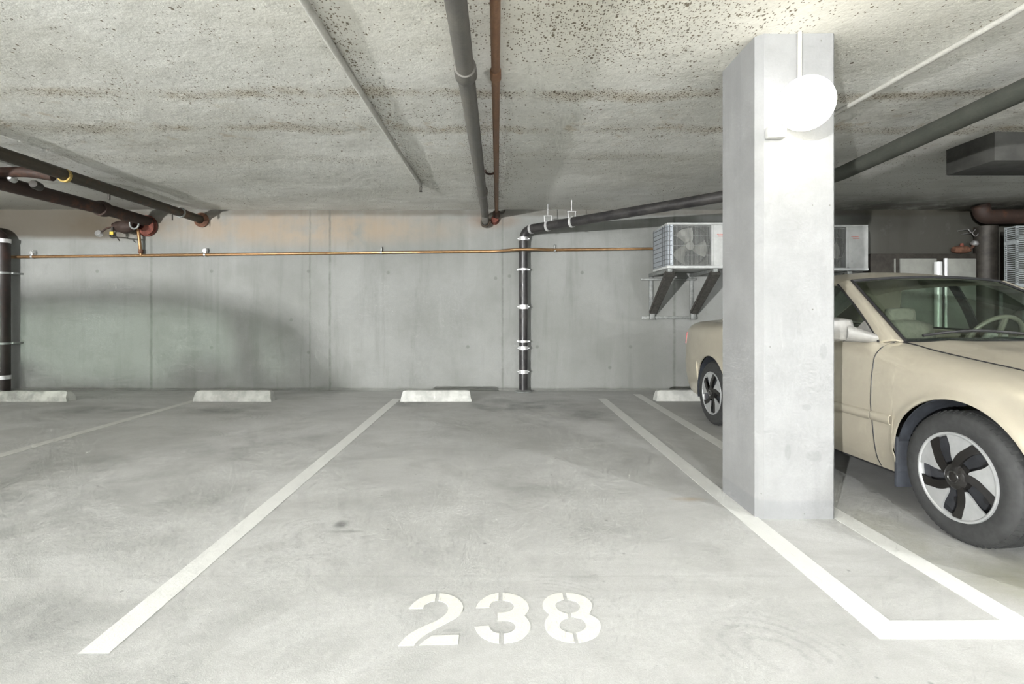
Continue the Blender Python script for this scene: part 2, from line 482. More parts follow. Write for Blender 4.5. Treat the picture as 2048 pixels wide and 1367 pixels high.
M['pale_metal'] = simple('pale_condenser_metal', (0.34, 0.37, 0.375), 0.5, 0.0, 0.1, 30)
M['strut'] = simple('weathered_strut', (0.06, 0.057, 0.05), 0.75, 0, 0.3, 25, 0.2)
M['red_mark'] = simple('red_label_ink', (0.55, 0.12, 0.08), 0.6)
M['cab_grey'] = simple('cabinet_grey', (0.30, 0.305, 0.275), 0.5, 0.1, 0.1, 6)
M['bright_pipe'] = simple('bright_white_conduit', (0.85, 0.86, 0.86), 0.3, 0.2, 0.05, 6)
M['globe'] = mat_emit('lit_globe', (1.0, 0.95, 0.76), LAMP_E)
M['globe_top'] = mat_emit('lit_globe_top', (1.0, 0.98, 0.93), 2.3)
M['fill_globe'] = mat_emit('lit_fill_globe', (0.98, 0.985, 1.0), FILL_LAMP_E)
M['lamp_base'] = simple('lamp_base_white', (0.60, 0.60, 0.58), 0.5)
M['paint'] = mat_carpaint()
M['mirror_paint'] = simple('silver_mirror_paint', (0.25, 0.245, 0.23), 0.42, 0.25, 0.05, 40)
M['tyre'] = simple('tyre_rubber', (0.030, 0.031, 0.031), 0.72, 0, 0.2, 30, 0.1)
M['trim'] = simple('black_trim', (0.018, 0.018, 0.019), 0.5, 0, 0.2, 20)
M['liner'] = simple('arch_liner', (0.028, 0.032, 0.04), 0.75, 0, 0.3, 9, 0.3)
M['hub_black'] = simple('gloss_black_hubcap', (0.016, 0.015, 0.014), 0.22, 0, 0.1, 20)
M['hub_silver'] = simple('silver_hubcap', (0.44, 0.45, 0.45), 0.36, 0.45, 0.06, 20)
M['hub_grey'] = simple('pocket_grey', (0.045, 0.047, 0.052), 0.5, 0.2, 0.2, 20)
M['chrome'] = simple('chrome', (0.82, 0.82, 0.82), 0.12, 1.0, 0.03, 20)
M['glass'] = mat_glass('windscreen_glass', (0.74, 0.82, 0.75), 0.08)
M['side_glass'] = mat_glass('side_window_glass', (0.45, 0.52, 0.45), 0.06)
M['cabin'] = simple('cabin_grey_cloth', (0.20, 0.19, 0.16), 0.9, 0, 0.15, 40)
M['dash'] = simple('dashboard_vinyl', (0.22, 0.225, 0.20), 0.55, 0, 0.15, 30)
M['wheel_grip'] = simple('steering_grip', (0.13, 0.125, 0.10), 0.45, 0, 0.1, 30)
M['red_lens'] = simple('tail_lamp_red', (0.40, 0.03, 0.03), 0.25, 0, 0.1, 30)
M['clear_lens'] = simple('head_lamp_lens', (0.70, 0.72, 0.72), 0.12, 0.3, 0.05, 30)


# ------------------------------------------------------------------ mesh helpers
def obj(name, bm, mat, parent=None, angle=38, loc=None):
    bmesh.ops.recalc_face_normals(bm, faces=bm.faces)
    me = bpy.data.meshes.new(name)
    bm.to_mesh(me)
    bm.free()
    me.materials.append(mat)
    if angle is not None:
        for p in me.polygons:
            p.use_smooth = True
        me.set_sharp_from_angle(angle=math.radians(angle))
    o = bpy.data.objects.new(name, me)
    COL.objects.link(o)
    if loc is not None:
        o.location = loc
    if parent is not None:
        o.parent = parent
    return o


def thing(name, label, cat, loc=(0, 0, 0), rotz=0.0, group=None):
    o = bpy.data.objects.new(name, None)
    o.empty_display_size = 0.1
    COL.objects.link(o)
    o.location = loc
    o.rotation_euler = (0, 0, rotz)
    return tag(o, label, cat, group)


def tag(o, label, cat, group=None):
    o['label'] = label
    o['category'] = cat
    if group:
        o['group'] = group
    return o


def copy_tree(o, parent=None):
    c = o.copy()
    COL.objects.link(c)
    c.parent = parent
    for ch in [q for q in bpy.data.objects if q.parent == o]:
        copy_tree(ch, c)
    return c


def box(bm, lo, hi, bevel=0.0, seg=2):
    r = bmesh.ops.create_cube(bm, size=1.0)
    vs = r['verts']
    for v in vs:
        v.co = Vector([(lo[i] + hi[i]) / 2 + v.co[i] * (hi[i] - lo[i]) for i in range(3)])
    if bevel:
        es = list({e for v in vs for e in v.link_edges})
        bmesh.ops.bevel(bm, geom=es, offset=bevel, segments=seg, affect='EDGES', profile=0.5)
    return vs


def bx(lo, hi, bevel=0.0, seg=2):
    bm = bmesh.new()
    box(bm, lo, hi, bevel, seg)
    return bm


def cyl(bm, p0, p1, r0, r1=None, seg=20, cap=True):
    r1 = r0 if r1 is None else r1
    p0, p1 = Vector(p0), Vector(p1)
    ax = (p1 - p0).normalized()
    up = Vector((0, 0, 1)) if abs(ax.z) < 0.9 else Vector((1, 0, 0))
    u = ax.cross(up).normalized()
    w = ax.cross(u)
    a, b = [], []
    for i in range(seg):
        th = 2 * PI * i / seg
        d = u * math.cos(th) + w * math.sin(th)
        a.append(bm.verts.new(p0 + d * r0))
        b.append(bm.verts.new(p1 + d * r1))
    for i in range(seg):
        j = (i + 1) % seg
        bm.faces.new((a[i], a[j], b[j], b[i]))
    if cap:
        bm.faces.new(a)
        bm.faces.new(b)


def fillet(pts, r, n=6):
    pts = [Vector(p) for p in pts]
    out = [pts[0]]
    for i in range(1, len(pts) - 1):
        a, b, c = pts[i - 1], pts[i], pts[i + 1]
        d0, d1 = (a - b), (c - b)
        rr = min(r, d0.length * 0.49, d1.length * 0.49)
        s, e = b + d0.normalized() * rr, b + d1.normalized() * rr
        for k in range(n + 1):
            q = k / n
            out.append(s * (1 - q) ** 2 + b * 2 * q * (1 - q) + e * q * q)
    out.append(pts[-1])
    return out


def sweep(bm, pts, radius, seg=16, bend=0.0, cap=True, closed=False):
    P = fillet(pts, bend) if bend else [Vector(p) for p in pts]
    n = len(P)
    rad = radius if callable(radius) else (lambda q: radius)
    rings = []
    t0 = (P[1] - P[0]).normalized()
    up = Vector((0, 0, 1)) if abs(t0.z) < 0.9 else Vector((1, 0, 0))
    u = t0.cross(up).normalized()
    for i in range(n):
        if closed:
            t = (P[(i + 1) % n] - P[i - 1]).normalized()
        elif i == 0:
            t = t0
        elif i == n - 1:
            t = (P[-1] - P[-2]).normalized()
        else:
            t = ((P[i + 1] - P[i]).normalized() + (P[i] - P[i - 1]).normalized()).normalized()
        u = (u - t * u.dot(t)).normalized()
        w = t.cross(u)
        r = rad(i / max(1, n - 1))
        rings.append([bm.verts.new(P[i] + (u * math.cos(2 * PI * k / seg) + w * math.sin(2 * PI * k / seg)) * r) for k in range(seg)])
    m = n if closed else n - 1
    for i in range(m):
        a, b = rings[i], rings[(i + 1) % n]
        for k in range(seg):
            j = (k + 1) % seg
            bm.faces.new((a[k], a[j], b[j], b[k]))
    if cap and not closed:
        bm.faces.new(rings[0])
        bm.faces.new(rings[-1])


def sw(pts, radius, seg=16, bend=0.0, **kw):
    bm = bmesh.new()
    sweep(bm, pts, radius, seg, bend, **kw)
    return bm


def cy(p0, p1, r0, r1=None, seg=20, cap=True):
    bm = bmesh.new()
    cyl(bm, p0, p1, r0, r1, seg, cap)
    return bm


def grid(bm, P):
    """P[i][j] points -> quad sheet"""
    V = [[bm.verts.new(p) for p in row] for row in P]
    for i in range(len(V) - 1):
        for j in range(len(V[0]) - 1):
            q = (V[i][j], V[i + 1][j], V[i + 1][j + 1], V[i][j + 1])
            try:
                bm.faces.new(q)
            except ValueError:
                pass
    return V


def thick(bm, th):
    """give an open sheet real thickness"""
    bmesh.ops.remove_doubles(bm, verts=bm.verts, dist=1e-5)
    bmesh.ops.recalc_face_normals(bm, faces=bm.faces)
    bmesh.ops.solidify(bm, geom=bm.faces[:], thickness=th)
    return bm


def lathe(bm, prof, origin, axis, seg=48):
    """prof: (radius, along axis)"""
    ax = Vector(axis).normalized()
    up = Vector((0, 0, 1)) if abs(ax.z) < 0.9 else Vector((0, 1, 0))
    u = ax.cross(up).normalized()
    w = ax.cross(u)
    o = Vector(origin)
    rings = []
    for r, h in prof:
        if r < 1e-6:
            rings.append([bm.verts.new(o + ax * h)])
        else:
            rings.append([bm.verts.new(o + ax * h + (u * math.cos(2 * PI * k / seg) + w * math.sin(2 * PI * k / seg)) * r) for k in range(seg)])
    for a, b in zip(rings[:-1], rings[1:]):
        for k in range(seg):
            j = (k + 1) % seg
            if len(a) == 1 and len(b) == 1:
                continue
            if len(a) == 1:
                bm.faces.new((a[0], b[j], b[k]))
            elif len(b) == 1:
                bm.faces.new((a[k], a[j], b[0]))
            else:
                bm.faces.new((a[k], a[j], b[j], b[k]))


def la(prof, origin, axis, seg=48):
    bm = bmesh.new()
    lathe(bm, prof, origin, axis, seg)
    return bm


def flat_poly(bm, pts, z0, z1):
    """extrude a floor outline of (x, y) points from z0 to z1"""
    a = [bm.verts.new((p[0], p[1], z0)) for p in pts]
    b = [bm.verts.new((p[0], p[1], z1)) for p in pts]
    bm.faces.new(a)
    bm.faces.new(b)
    n = len(a)
    for i in range(n):
        j = (i + 1) % n
        bm.faces.new((a[i], a[j], b[j], b[i]))


def itp(table, x):
    """smooth interpolation in a table of (x, value)"""
    if x <= table[0][0]:
        return table[0][1]
    if x >= table[-1][0]:
        return table[-1][1]
    for i in range(len(table) - 1):
        x0, y0 = table[i]
        x1, y1 = table[i + 1]
        if x0 <= x <= x1:
            def sl(k):
                if k <= 0 or k >= len(table) - 1:
                    a = max(0, min(k, len(table) - 2))
                    return (table[a + 1][1] - table[a][1]) / (table[a + 1][0] - table[a][0])
                s0 = (table[k][1] - table[k - 1][1]) / (table[k][0] - table[k - 1][0])
                s1 = (table[k + 1][1] - table[k][1]) / (table[k + 1][0] - table[k][0])
                return 0.0 if s0 * s1 <= 0 else 2 * s0 * s1 / (s0 + s1)
            h = x1 - x0
            q = (x - x0) / h
            m0, m1 = sl(i) * h, sl(i + 1) * h
            return (2 * q ** 3 - 3 * q * q + 1) * y0 + (q ** 3 - 2 * q * q + q) * m0 + (-2 * q ** 3 + 3 * q * q) * y1 + (q ** 3 - q * q) * m1


def struct(name, bm, mat, angle=None):
    o = obj(name, bm, mat, None, angle)
    o['kind'] = 'structure'
    return o


# ------------------------------------------------------------------ setting
X0, X1, YB = -12.0, 9.6, -9.5
bm = bmesh.new()
box(bm, (X0 - 0.2, YB, -0.2), (X1 + 0.2, WALL_Y + 0.25, 0.0))
struct('floor', bm, M['floor'])
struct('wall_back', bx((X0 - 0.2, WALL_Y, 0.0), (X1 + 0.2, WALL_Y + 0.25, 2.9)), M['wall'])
struct('wall_left', bx((X0 - 0.2, YB, 0.0), (X0, WALL_Y, 2.9)), M['wall'])
struct('wall_right', bx((X1, YB, 0.0), (X1 + 0.2, WALL_Y, 2.9)), M['wall'])

# ceiling slab: uneven underside
bm = bmesh.new()
nx, ny = 150, 130
rows = []
for i in range(nx + 1):
    row = []
    for j in range(ny + 1):
        x = X0 + (X1 - X0) * i / nx
        y = YB + (WALL_Y + 0.02 - YB) * j / ny
        d = mnoise.noise(Vector((x * 0.9, y * 1.4, 0.3))) * 0.010 + mnoise.noise(Vector((x * 3.1, y * 4.0, 2.3))) * 0.006
        row.append((x, y, CEIL_Z + 0.004 + d))
    rows.append(row)
V = grid(bm, rows)
top = [bm.verts.new((p[0], p[1], 2.9)) for p in (rows[0][0], rows[-1][0], rows[-1][-1], rows[0][-1])]
bm.faces.new(top)
struct('ceiling', bm, M['ceiling'], 60)

# columns with chamfered corners
CX0, CX1, CY0, CY1 = 1.388, 1.806, 2.777, 3.245


def column(dx):
    ch = 0.034
    bm = bmesh.new()
    flat_poly(bm, [(dx + CX0 + ch, CY0), (dx + CX1 - 0.012, CY0), (dx + CX1, CY0 + 0.012), (dx + CX1, CY1 - ch), (dx + CX1 - ch, CY1), (dx + CX0 + ch, CY1), (dx + CX0, CY1 - ch), (dx + CX0, CY0 + ch)], 0.0, CEIL_Z + 0.03)
    struct('column', bm, M['column'], 20)


LEFT_COL = -10.9         # next column of the row, out of the frame at the left
column(0)
column(LEFT_COL)
# block added out of view to shade the upper left of the back wall
struct('light_blocker', bx((X0, 0.9, 2.36), (-8.3, 1.15, 2.65)), M['column'])
# small curb of grout along the foot of the back wall
bm = bmesh.new()
rows = []
for i in range(161):
    x = -9 + 18 * i / 160
    w = 0.022 + 0.012 * mnoise.noise(Vector((x * 4, 0, 0)))
    h = 0.030 + 0.014 * mnoise.noise(Vector((x * 3.3, 5, 0)))
    rows.append([(x, WALL_Y - w, 0.0), (x, WALL_Y - w * 0.7, h * 0.6), (x, WALL_Y + 0.005, h)])
grid(bm, rows)
struct('baseboard_back', thick(bm, 0.004), M['wall'], 40)

# ------------------------------------------------------------------ painted lines and number
LZ = 0.0016


def line_thing(pts, label, mat, name='parking_line'):
    bm = bmesh.new()
    flat_poly(bm, pts, 0.0005, LZ)
    return tag(obj(name, bm, mat, None, None), label, 'parking line', 'painted stall lines')


line_thing([gp(157, 1306), gp(218, 1306), gp(802, 797), gp(786, 797)], 'white painted line on the floor to the left of the number 238', M['line'])
line_thing([(-3.93, 6.85), (-3.83, 6.85), (-3.83, 1.7), (-3.94, 1.7)], 'thin white floor line between the two left wheel stops, running off the left edge', M['line_old'])
# hairpin of two joined lines round the column
il, ir = 1.289, 1.402
line_thing([(il, 1.754), (1.905, 1.754), (1.905, 1.88), (1.948, 7.12), (1.846, 7.12), (1.800, 1.860), (ir, 1.858), (ir - 0.004, 6.75), (1.292, 6.75)],
           'white hairpin of two floor lines joined by a crossbar round the column', M['line'])

K = 520.0 / 2048.0


def dg(pts):
    """outline points on the number's close-up -> floor"""
    # smooth long curves a little
    return [gp(740 + p[0] * K, 1140 + p[1] * K) for p in pts]


def cr(pts, n=4):
    """open Catmull-Rom through pts"""
    out = []
    P = [pts[0]] + list(pts) + [pts[-1]]
    for i in range(1, len(P) - 2):
        p0, p1, p2, p3 = P[i - 1], P[i], P[i + 1], P[i + 2]
        for k in range(n):
            q = k / n
            out.append(tuple(0.5 * (2 * p1[c] + (p2[c] - p0[c]) * q + (2 * p0[c] - 5 * p1[c] + 4 * p2[c] - p3[c]) * q * q + (3 * p1[c] - p0[c] - 3 * p2[c] + p3[c]) * q ** 3) for c in (0, 1)))
    out.append(pts[-1])
    return out


two = [
    cr([(305, 303), (340, 262), (390, 225), (450, 200), (520, 186)]) + cr([(510, 243), (470, 252), (440, 268), (425, 284), (417, 303)]),
    cr([(546, 183), (610, 190), (670, 212), (715, 248), (732, 290), (720, 335), (680, 375), (620, 408), (540, 450), (470, 488), (420, 520), (380, 555), (345, 594)]) +
    cr([(220, 598), (250, 558), (300, 510), (370, 468), (440, 434), (520, 400), (570, 370), (605, 335), (616, 300), (606, 270), (578, 252), (540, 242)]),
    [(385, 592), (430, 555), (490, 515), (700, 510), (692, 583)],
]
three = [
    cr([(832, 297), (850, 262), (890, 225), (945, 195), (1014, 179)]) + cr([(1012, 236), (975, 245), (950, 265), (938, 295)]),
    cr([(1045, 178), (1120, 188), (1190, 215), (1238, 255), (1252, 295), (1243, 328), (1215, 357)]) + cr([(1217, 359), (1250, 400), (1264, 440), (1250, 490), (1200, 540), (1130, 567), (1055, 578)]) +
    cr([(1055, 500), (1105, 490), (1138, 465), (1145, 438), (1125, 412), (1080, 400), (1005, 398)]) + cr([(1005, 333), (1060, 332), (1110, 318), (1133, 290), (1124, 264), (1090, 246), (1045, 237)]),
    cr([(822, 446), (938, 437)], 1) + cr([(945, 460), (970, 486), (1018, 499)]) + cr([(1015, 577), (950, 563), (885, 532), (845, 492), (824, 448)]),
]
eight = [
    cr([(1515, 178), (1440, 190), (1385, 222), (1360, 265), (1370, 308), (1415, 348)]) + cr([(1413, 350), (1382, 395), (1376, 437), (1395, 485), (1445, 530), (1520, 560), (1612, 573)]) +
    cr([(1595, 497), (1540, 485), (1503, 463), (1492, 437), (1502, 410), (1528, 388), (1562, 376)]) + cr([(1556, 345), (1502, 328), (1470, 300), (1460, 272), (1478, 248), (1525, 232)]),
    cr([(1542, 178), (1620, 188), (1700, 215), (1743, 258), (1748, 300), (1727, 347)]) + cr([(1729, 349), (1790, 385), (1818, 430), (1812, 480), (1780, 525), (1720, 555), (1643, 572)]) +
    cr([(1625, 493), (1672, 476), (1697, 450), (1698, 423), (1682, 395), (1648, 380), (1590, 368)]) + cr([(1584, 338), (1628, 328), (1652, 302), (1650, 275), (1620, 248), (1556, 231)]),
]
num = thing('stall_number', 'white stencilled number 238 painted on the floor', 'painted number', (0, 0, 0))
for glyph in (two, three, eight):
    bm = bmesh.new()
    for poly in glyph:
        flat_poly(bm, dg(poly), 0.0005, LZ)
    bmesh.ops.triangulate(bm, faces=[f for f in bm.faces if len(f.verts) > 4])
    obj('digit', bm, M['digit'], num, None)


# ------------------------------------------------------------------ wheel stops
def wheel_stop(x0, x1, yf, label, mat, h=0.135, worn=0.0, yaw=0.0):
    bm = bmesh.new()
    L = x1 - x0
    prof = [(-0.0, 0.0), (0.0, 0.055), (0.028, h - 0.012), (0.040, h), (0.105, h), (0.118, h - 0.012), (0.145, 0.05), (0.145, 0.0)]
    rows = []
    n = 24
    for i in range(n + 1):
        q = i / n
        x = -L / 2 + L * q
        e = min(q, 1 - q) * L
        k = 1.0 if e > 0.05 else 0.90 + 0.10 * e / 0.05
        row = []
        for (a, b) in prof:
            jit = worn * mnoise.noise(Vector((x * 9 + x0, a * 20, b * 20)))
            row.append((x + (b * 0.18 if q == 0 else (-b * 0.18 if q == 1 else 0)), a + jit, max(0, b * k + jit * (b > 0.03))))
        rows.append(row)
    V = grid(bm, rows)
    bm.faces.new(V[0])
    bm.faces.new(V[-1])
    for i in range(n):
        bm.faces.new((V[i][0], V[i + 1][0], V[i + 1][-1], V[i][-1]))
    o = obj('wheel_stop', bm, mat, None, 25, loc=((x0 + x1) / 2, yf, 0))
    o.rotation_euler = (0, 0, yaw)
    return tag(o, label, 'wheel stop', 'concrete wheel stops along the back wall')


wheel_stop(-1.245, -0.345, 6.52, 'clean square-cut concrete wheel stop left of the black banded riser', M['stop'])
wheel_stop(-3.86, -2.87, 6.52, 'pale concrete wheel stop with smudged top, second from the left', M['stop'], 0.132, 0.004)
wheel_stop(-6.55, -5.45, 6.52, 'battered stained concrete wheel stop cut off by the left edge of the frame', M['stop_worn'], 0.125, 0.011)
wheel_stop(1.99, 2.95, 6.55, 'concrete wheel stop half hidden behind the rear wheel of the car', M['stop'], 0.132, 0.003)


# ------------------------------------------------------------------ pipes
def ring(p, axis, r0, r1, w):
    """flat band round a pipe"""
    h = w / 2
    return la([(r0, -h), (r1, -h), (r1, h), (r0, h)], p, axis, 24)


def lug(bm, p, s):
    box(bm, tuple(p[i] - s[i] for i in range(3)), tuple(p[i] + s[i] for i in range(3)), min(s) * 0.3, 1)


# grey drain pipe along the ceiling in the middle
t = thing('drain_pipe', 'thick grey drain pipe along the ceiling in the middle, left of the thin orange-brown one', 'pipe')
gx, gz = -0.195, 2.515
obj('pipe', sw([(gx, -3.0, gz + 0.01), (gx, 7.26, gz - 0.015), (gx, 7.30, gz - 0.10), (gx, 7.46, gz - 0.115)], 0.052, 24, 0.07), M['grey_pipe'], t)
for yy in (3.02, 6.0):
    obj('coupling', la([(0.052, -0.07), (0.064, -0.062), (0.066, -0.02), (0.066, 0.045), (0.060, 0.06), (0.052, 0.066)], (gx, yy, gz), (0, 1, 0), 28), M['grey_pipe'], t)
obj('elbow', la([(0.05, -0.05), (0.066, -0.04), (0.068, 0.03), (0.05, 0.045)], (gx, 7.36, gz - 0.112), (0, 1, 0), 24), M['olive_pipe'], t)

t = thing('drain_pipe', 'thin orange-brown pipe along the ceiling beside the thick grey one', 'pipe')
ox, oz = -0.005, 2.565
obj('pipe', sw([(ox + 0.006, -3.0, oz), (ox - 0.03, 7.36, oz - 0.01), (ox - 0.03, 7.40, oz - 0.06)], 0.026, 20, 0.05), M['brown_pipe'], t)
obj('coupling', la([(0.026, -0.06), (0.033, -0.05), (0.034, 0.05), (0.026, 0.06)], (ox - 0.0155, 3.15, oz - 0.006), (0, 1, 0), 24), M['brown_pipe'], t)
bm = la([(0.02, -0.05), (0.05, -0.045), (0.052, 0.03), (0.034, 0.045)], (ox - 0.03, 7.38, oz - 0.045), (0, 0.6, -1), 20)
obj('fitting', bm, M['rust_pipe'], t)
bm = bmesh.new()
cyl(bm, (ox - 0.055, 7.39, oz - 0.105), (ox - 0.055, 7.468, oz - 0.115), 0.05, 0.062, 18)
obj('wall_flange', bm, M['rust_red'], t)
bm = sw([(ox + 0.02, 7.36, oz - 0.03), (ox + 0.075, 7.36, oz - 0.02), (ox + 0.09, 7.36, oz + 0.02)], 0.012, 10, 0.02)
obj('hanger', bm, M['dark_metal'], t)
# strap that joins the two
bm = sw([(gx + 0.05, 5.35, 2.59), (gx + 0.07, 5.35, 2.548), (ox - 0.05, 5.35, 2.548), (ox - 0.02, 5.35, 2.59)], 0.011, 10, 0.03)
tag(obj('pipe_strap', bm, M['rust_pipe']), 'rusted strap on the ceiling between the grey and the orange-brown pipe', 'strap')

# white conduits
t = thing('conduit', 'thin off-white ceiling conduit left of the middle pipes, ending at a sprinkler', 'conduit')
obj('pipe', sw([(-0.925, -3.0, 2.582), (-0.925, 3.9, 2.584), (-0.905, 5.95, 2.586)], 0.021, 14), M['white_pipe'], t)
obj('coupling', la([(0.02, -0.03), (0.0235, -0.03), (0.0235, 0.03), (0.02, 0.03)], (-0.925, 3.9, 2.589), (0, 1, 0), 20), M['white_pipe'], t)
s = thing('fire_sprinkler', 'small dark sprinkler head under the ceiling at the far end of the white conduit', 'sprinkler')
bm = bmesh.new()
cyl(bm, (-0.903, 5.97, 2.60), (-0.903, 5.97, 2.565), 0.014, 0.012, 12)
cyl(bm, (-0.917, 5.97, 2.565), (-0.911, 5.97, 2.515), 0.003, 0.003, 8)
cyl(bm, (-0.889, 5.97, 2.565), (-0.895, 5.97, 2.515), 0.003, 0.003, 8)
cyl(bm, (-0.903, 5.97, 2.57), (-0.903, 5.97, 2.52), 0.004, 0.004, 8)
obj('body', bm, M['dark_metal'], s)
obj('deflector', cy((-0.903, 5.97, 2.515), (-0.903, 5.97, 2.511), 0.016, 0.018, 14), M['dark_metal'], s)
t = tag(obj('conduit', sw([(2.565, -3.0, 2.594), (2.555, 2.6, 2.594), (2.51, 3.9, 2.597)], 0.0165, 12), M['white_pipe']),
        'thin off-white conduit along the ceiling at the right, past the lit globe', 'conduit')

# dark pipes at the left under the ceiling
t = thing('drain_pipe', 'dark olive ceiling pipe at the upper left ending at an orange-rust wall flange', 'pipe')
ax_, az_ = -4.28, 2.485
obj('pipe', sw([(ax_, -1.0, az_ + 0.03), (ax_, 7.44, az_ - 0.025)], 0.056, 20), M['olive_pipe'], t)
for yy in (5.1, 6.95):
    obj('coupling', ring((ax_, yy, az_ - 0.02), (0, 1, 0), 0.052, 0.068, 0.03), M['brass'] if yy < 6 else M['galv'], t)
obj('hanger', sw([(ax_, 5.68, az_ - 0.06), (ax_, 5.68, az_ - 0.13)], 0.014, 10), M['dark_metal'], t)
obj('hanger', sw([(ax_ + 0.02, 6.75, az_ - 0.06), (ax_ + 0.02, 6.75, az_ - 0.16)], 0.008, 10), M['dark_metal'], t)
obj('wall_flange', la([(0.0, 0.0), (0.10, 0.0), (0.105, 0.03), (0.075, 0.055), (0.06, 0.06)], (ax_, WALL_Y - 0.005, az_ - 0.03), (0, -1, 0), 24), M['rust_orange'], t)

t = thing('sprinkler_main', 'thick rust-brown pipe below the olive one at the upper left, ending in a valve', 'pipe')
bx0, bz0 = -5.02, 2.40
obj('pipe', sw([(bx0, -1.0, bz0 - 0.03), (bx0, 6.75, bz0 + 0.035), (bx0 - 0.0, 7.44, bz0 + 0.02)], 0.075, 22), M['rust_pipe'], t)
obj('coupling', la([(0.07, -0.06), (0.095, -0.05), (0.10, 0.0), (0.095, 0.05), (0.07, 0.06)], (bx0, 6.55, bz0 + 0.034), (0, 1, 0), 22), M['rust_pipe'], t)
obj('branch_elbow', sw([(bx0, 5.08, bz0 + 0.02), (bx0 + 0.02, 5.12, bz0 + 0.10), (bx0 + 0.32, 5.16, bz0 + 0.12), (ax_ - 0.2, 5.2, az_)], 0.05, 16, 0.10), M['rust_pipe'], t)
obj('end_cap', la([(0.0, 0.05), (0.035, 0.045), (0.045, 0.0), (0.043, -0.10)], (bx0 + 0.25, 5.32, bz0 + 0.03), (0.4, -1, 0), 20), M['dark_metal'], t)
obj('steel_plug', la([(0.0, 0.035), (0.022, 0.028), (0.035, 0.0), (0.034, -0.06)], (bx0 + 0.15, 5.16, bz0 + 0.06), (0.3, -1, 0.1), 18), M['steel'], t)
obj('wall_flange', la([(0.0, 0.0), (0.15, 0.0), (0.155, 0.03), (0.10, 0.06), (0.08, 0.07)], (-5.07, WALL_Y - 0.005, 2.37), (0, -1, 0), 28), M['rust_red'], t)

# valve assembly on the wall under the rust-brown pipe
t = thing('sprinkler_valve', 'rusty valve assembly with levers high on the back wall at the left', 'valve')
bm = bmesh.new()
lathe(bm, [(0.0, -0.12), (0.07, -0.11), (0.085, -0.04), (0.10, 0.0), (0.085, 0.05), (0.06, 0.12), (0.0, 0.13)], (-5.27, 7.28, 2.33), (1, 0, 0), 20)
cyl(bm, (-5.42, 7.28, 2.33), (-5.12, 7.28, 2.33), 0.055, 0.055, 18)
obj('valve_body', bm, M['rust_pipe'], t)
obj('bonnet', cy((-5.27, 7.28, 2.36), (-5.27, 7.28, 2.52), 0.045, 0.03, 16), M['rust_pipe'], t)
bm = bmesh.new()
sweep(bm, [(-5.06 + 0.062 * math.cos(a), 7.18, 2.36 + 0.075 * math.sin(a)) for a in [2 * PI * k / 24 for k in range(24)]], 0.013, 10, 0, True, True)
obj('steel_ring', bm, M['galv'], t)
obj('flange', la([(0.0, 0.0), (0.115, 0.0), (0.12, 0.025), (0.07, 0.05), (0.05, 0.12)], (-5.04, 7.40, 2.35), (0, -1, 0), 24), M['rust_red'], t)
obj('gauge', la([(0.0, 0.03), (0.04, 0.028), (0.05, 0.0), (0.04, -0.03), (0.0, -0.03)], (-5.58, 7.22, 2.225), (0, -1, 0.3), 20), M['steel'], t)
obj('gauge_stem', sw([(-5.56, 7.24, 2.25), (-5.5, 7.26, 2.31), (-5.4, 7.28, 2.33)], 0.012, 10, 0.03), M['rust_pipe'], t)
obj('drain_cock', cy((-5.38, 7.2, 2.31), (-5.38, 7.2, 2.17), 0.016, 0.012, 12), M['dark_metal'], t)
obj('tag', bx((-5.40, 7.175, 2.20), (-5.35, 7.183, 2.245)), M['yellow'], t, None)
obj('lever', sw([(-5.38, 7.2, 2.18), (-5.28, 7.19, 2.165), (-5.14, 7.17, 2.155)], 0.009, 10), M['dark_metal'], t)
obj('lever', sw([(-5.31, 7.19, 2.17), (-5.26, 7.17, 2.12)], 0.008, 10), M['dark_metal'], t)

# copper line along the wall
cy0 = WALL_Y - 0.045
cz = lambda x: 1.920 + (x + 7.0) * (2.03 - 1.920) / 9.2
t = thing('copper_pipe', 'long thin copper pipe running along the back wall above the parking bays', 'pipe')
obj('pipe', sw([(-9.0, cy0, cz(-9.0)), (-0.02, cy0, cz(0)), (0.18, cy0 - 0.15, cz(0.2)), (0.52, cy0 - 0.15, cz(0.5) + 0.004), (0.75, cy0, cz(0.7) + 0.01), (2.35, cy0, cz(2.3) + 0.01)], 0.020, 14, 0.12), M['copper'], t)
for xx, big in ((-6.70, True), (-4.22, True), (-1.69, False), (0.80, False)):
    bm = bmesh.new()
    z = cz(xx)
    if big:
        box(bm, (xx - 0.008, cy0 - 0.03, z + 0.015), (xx + 0.03, cy0 + 0.045, z + 0.095), 0.006)
        lathe(bm, [(0.0, 0.01), (0.026, 0.008), (0.03, -0.02)], (xx + 0.01, cy0 - 0.028, z + 0.058), (0, -1, 0), 14)
    else:
        box(bm, (xx - 0.01, cy0 + 0.005, z + 0.015), (xx + 0.01, cy0 + 0.045, z + 0.085), 0.003)
    lathe(bm, [(0.02, -0.012), (0.025, -0.012), (0.025, 0.012), (0.02, 0.012)], (xx, cy0, z), (1, 0, 0), 14)
    obj('clamp', bm, M['steel'] if big else M['galv'], t)
obj('drop_leg', sw([(-5.13, 7.30, 2.33), (-5.13, 7.36, 2.29), (-5.13, cy0 - 0.01, cz(-5.13))], 0.022, 12, 0.05), M['copper'], t)
obj('union', la([(0.02, -0.03), (0.032, -0.025), (0.032, 0.025), (0.02, 0.03)], (-5.13, cy0 - 0.015, 2.0), (0, 0, 1), 16), M['rust_orange'], t)

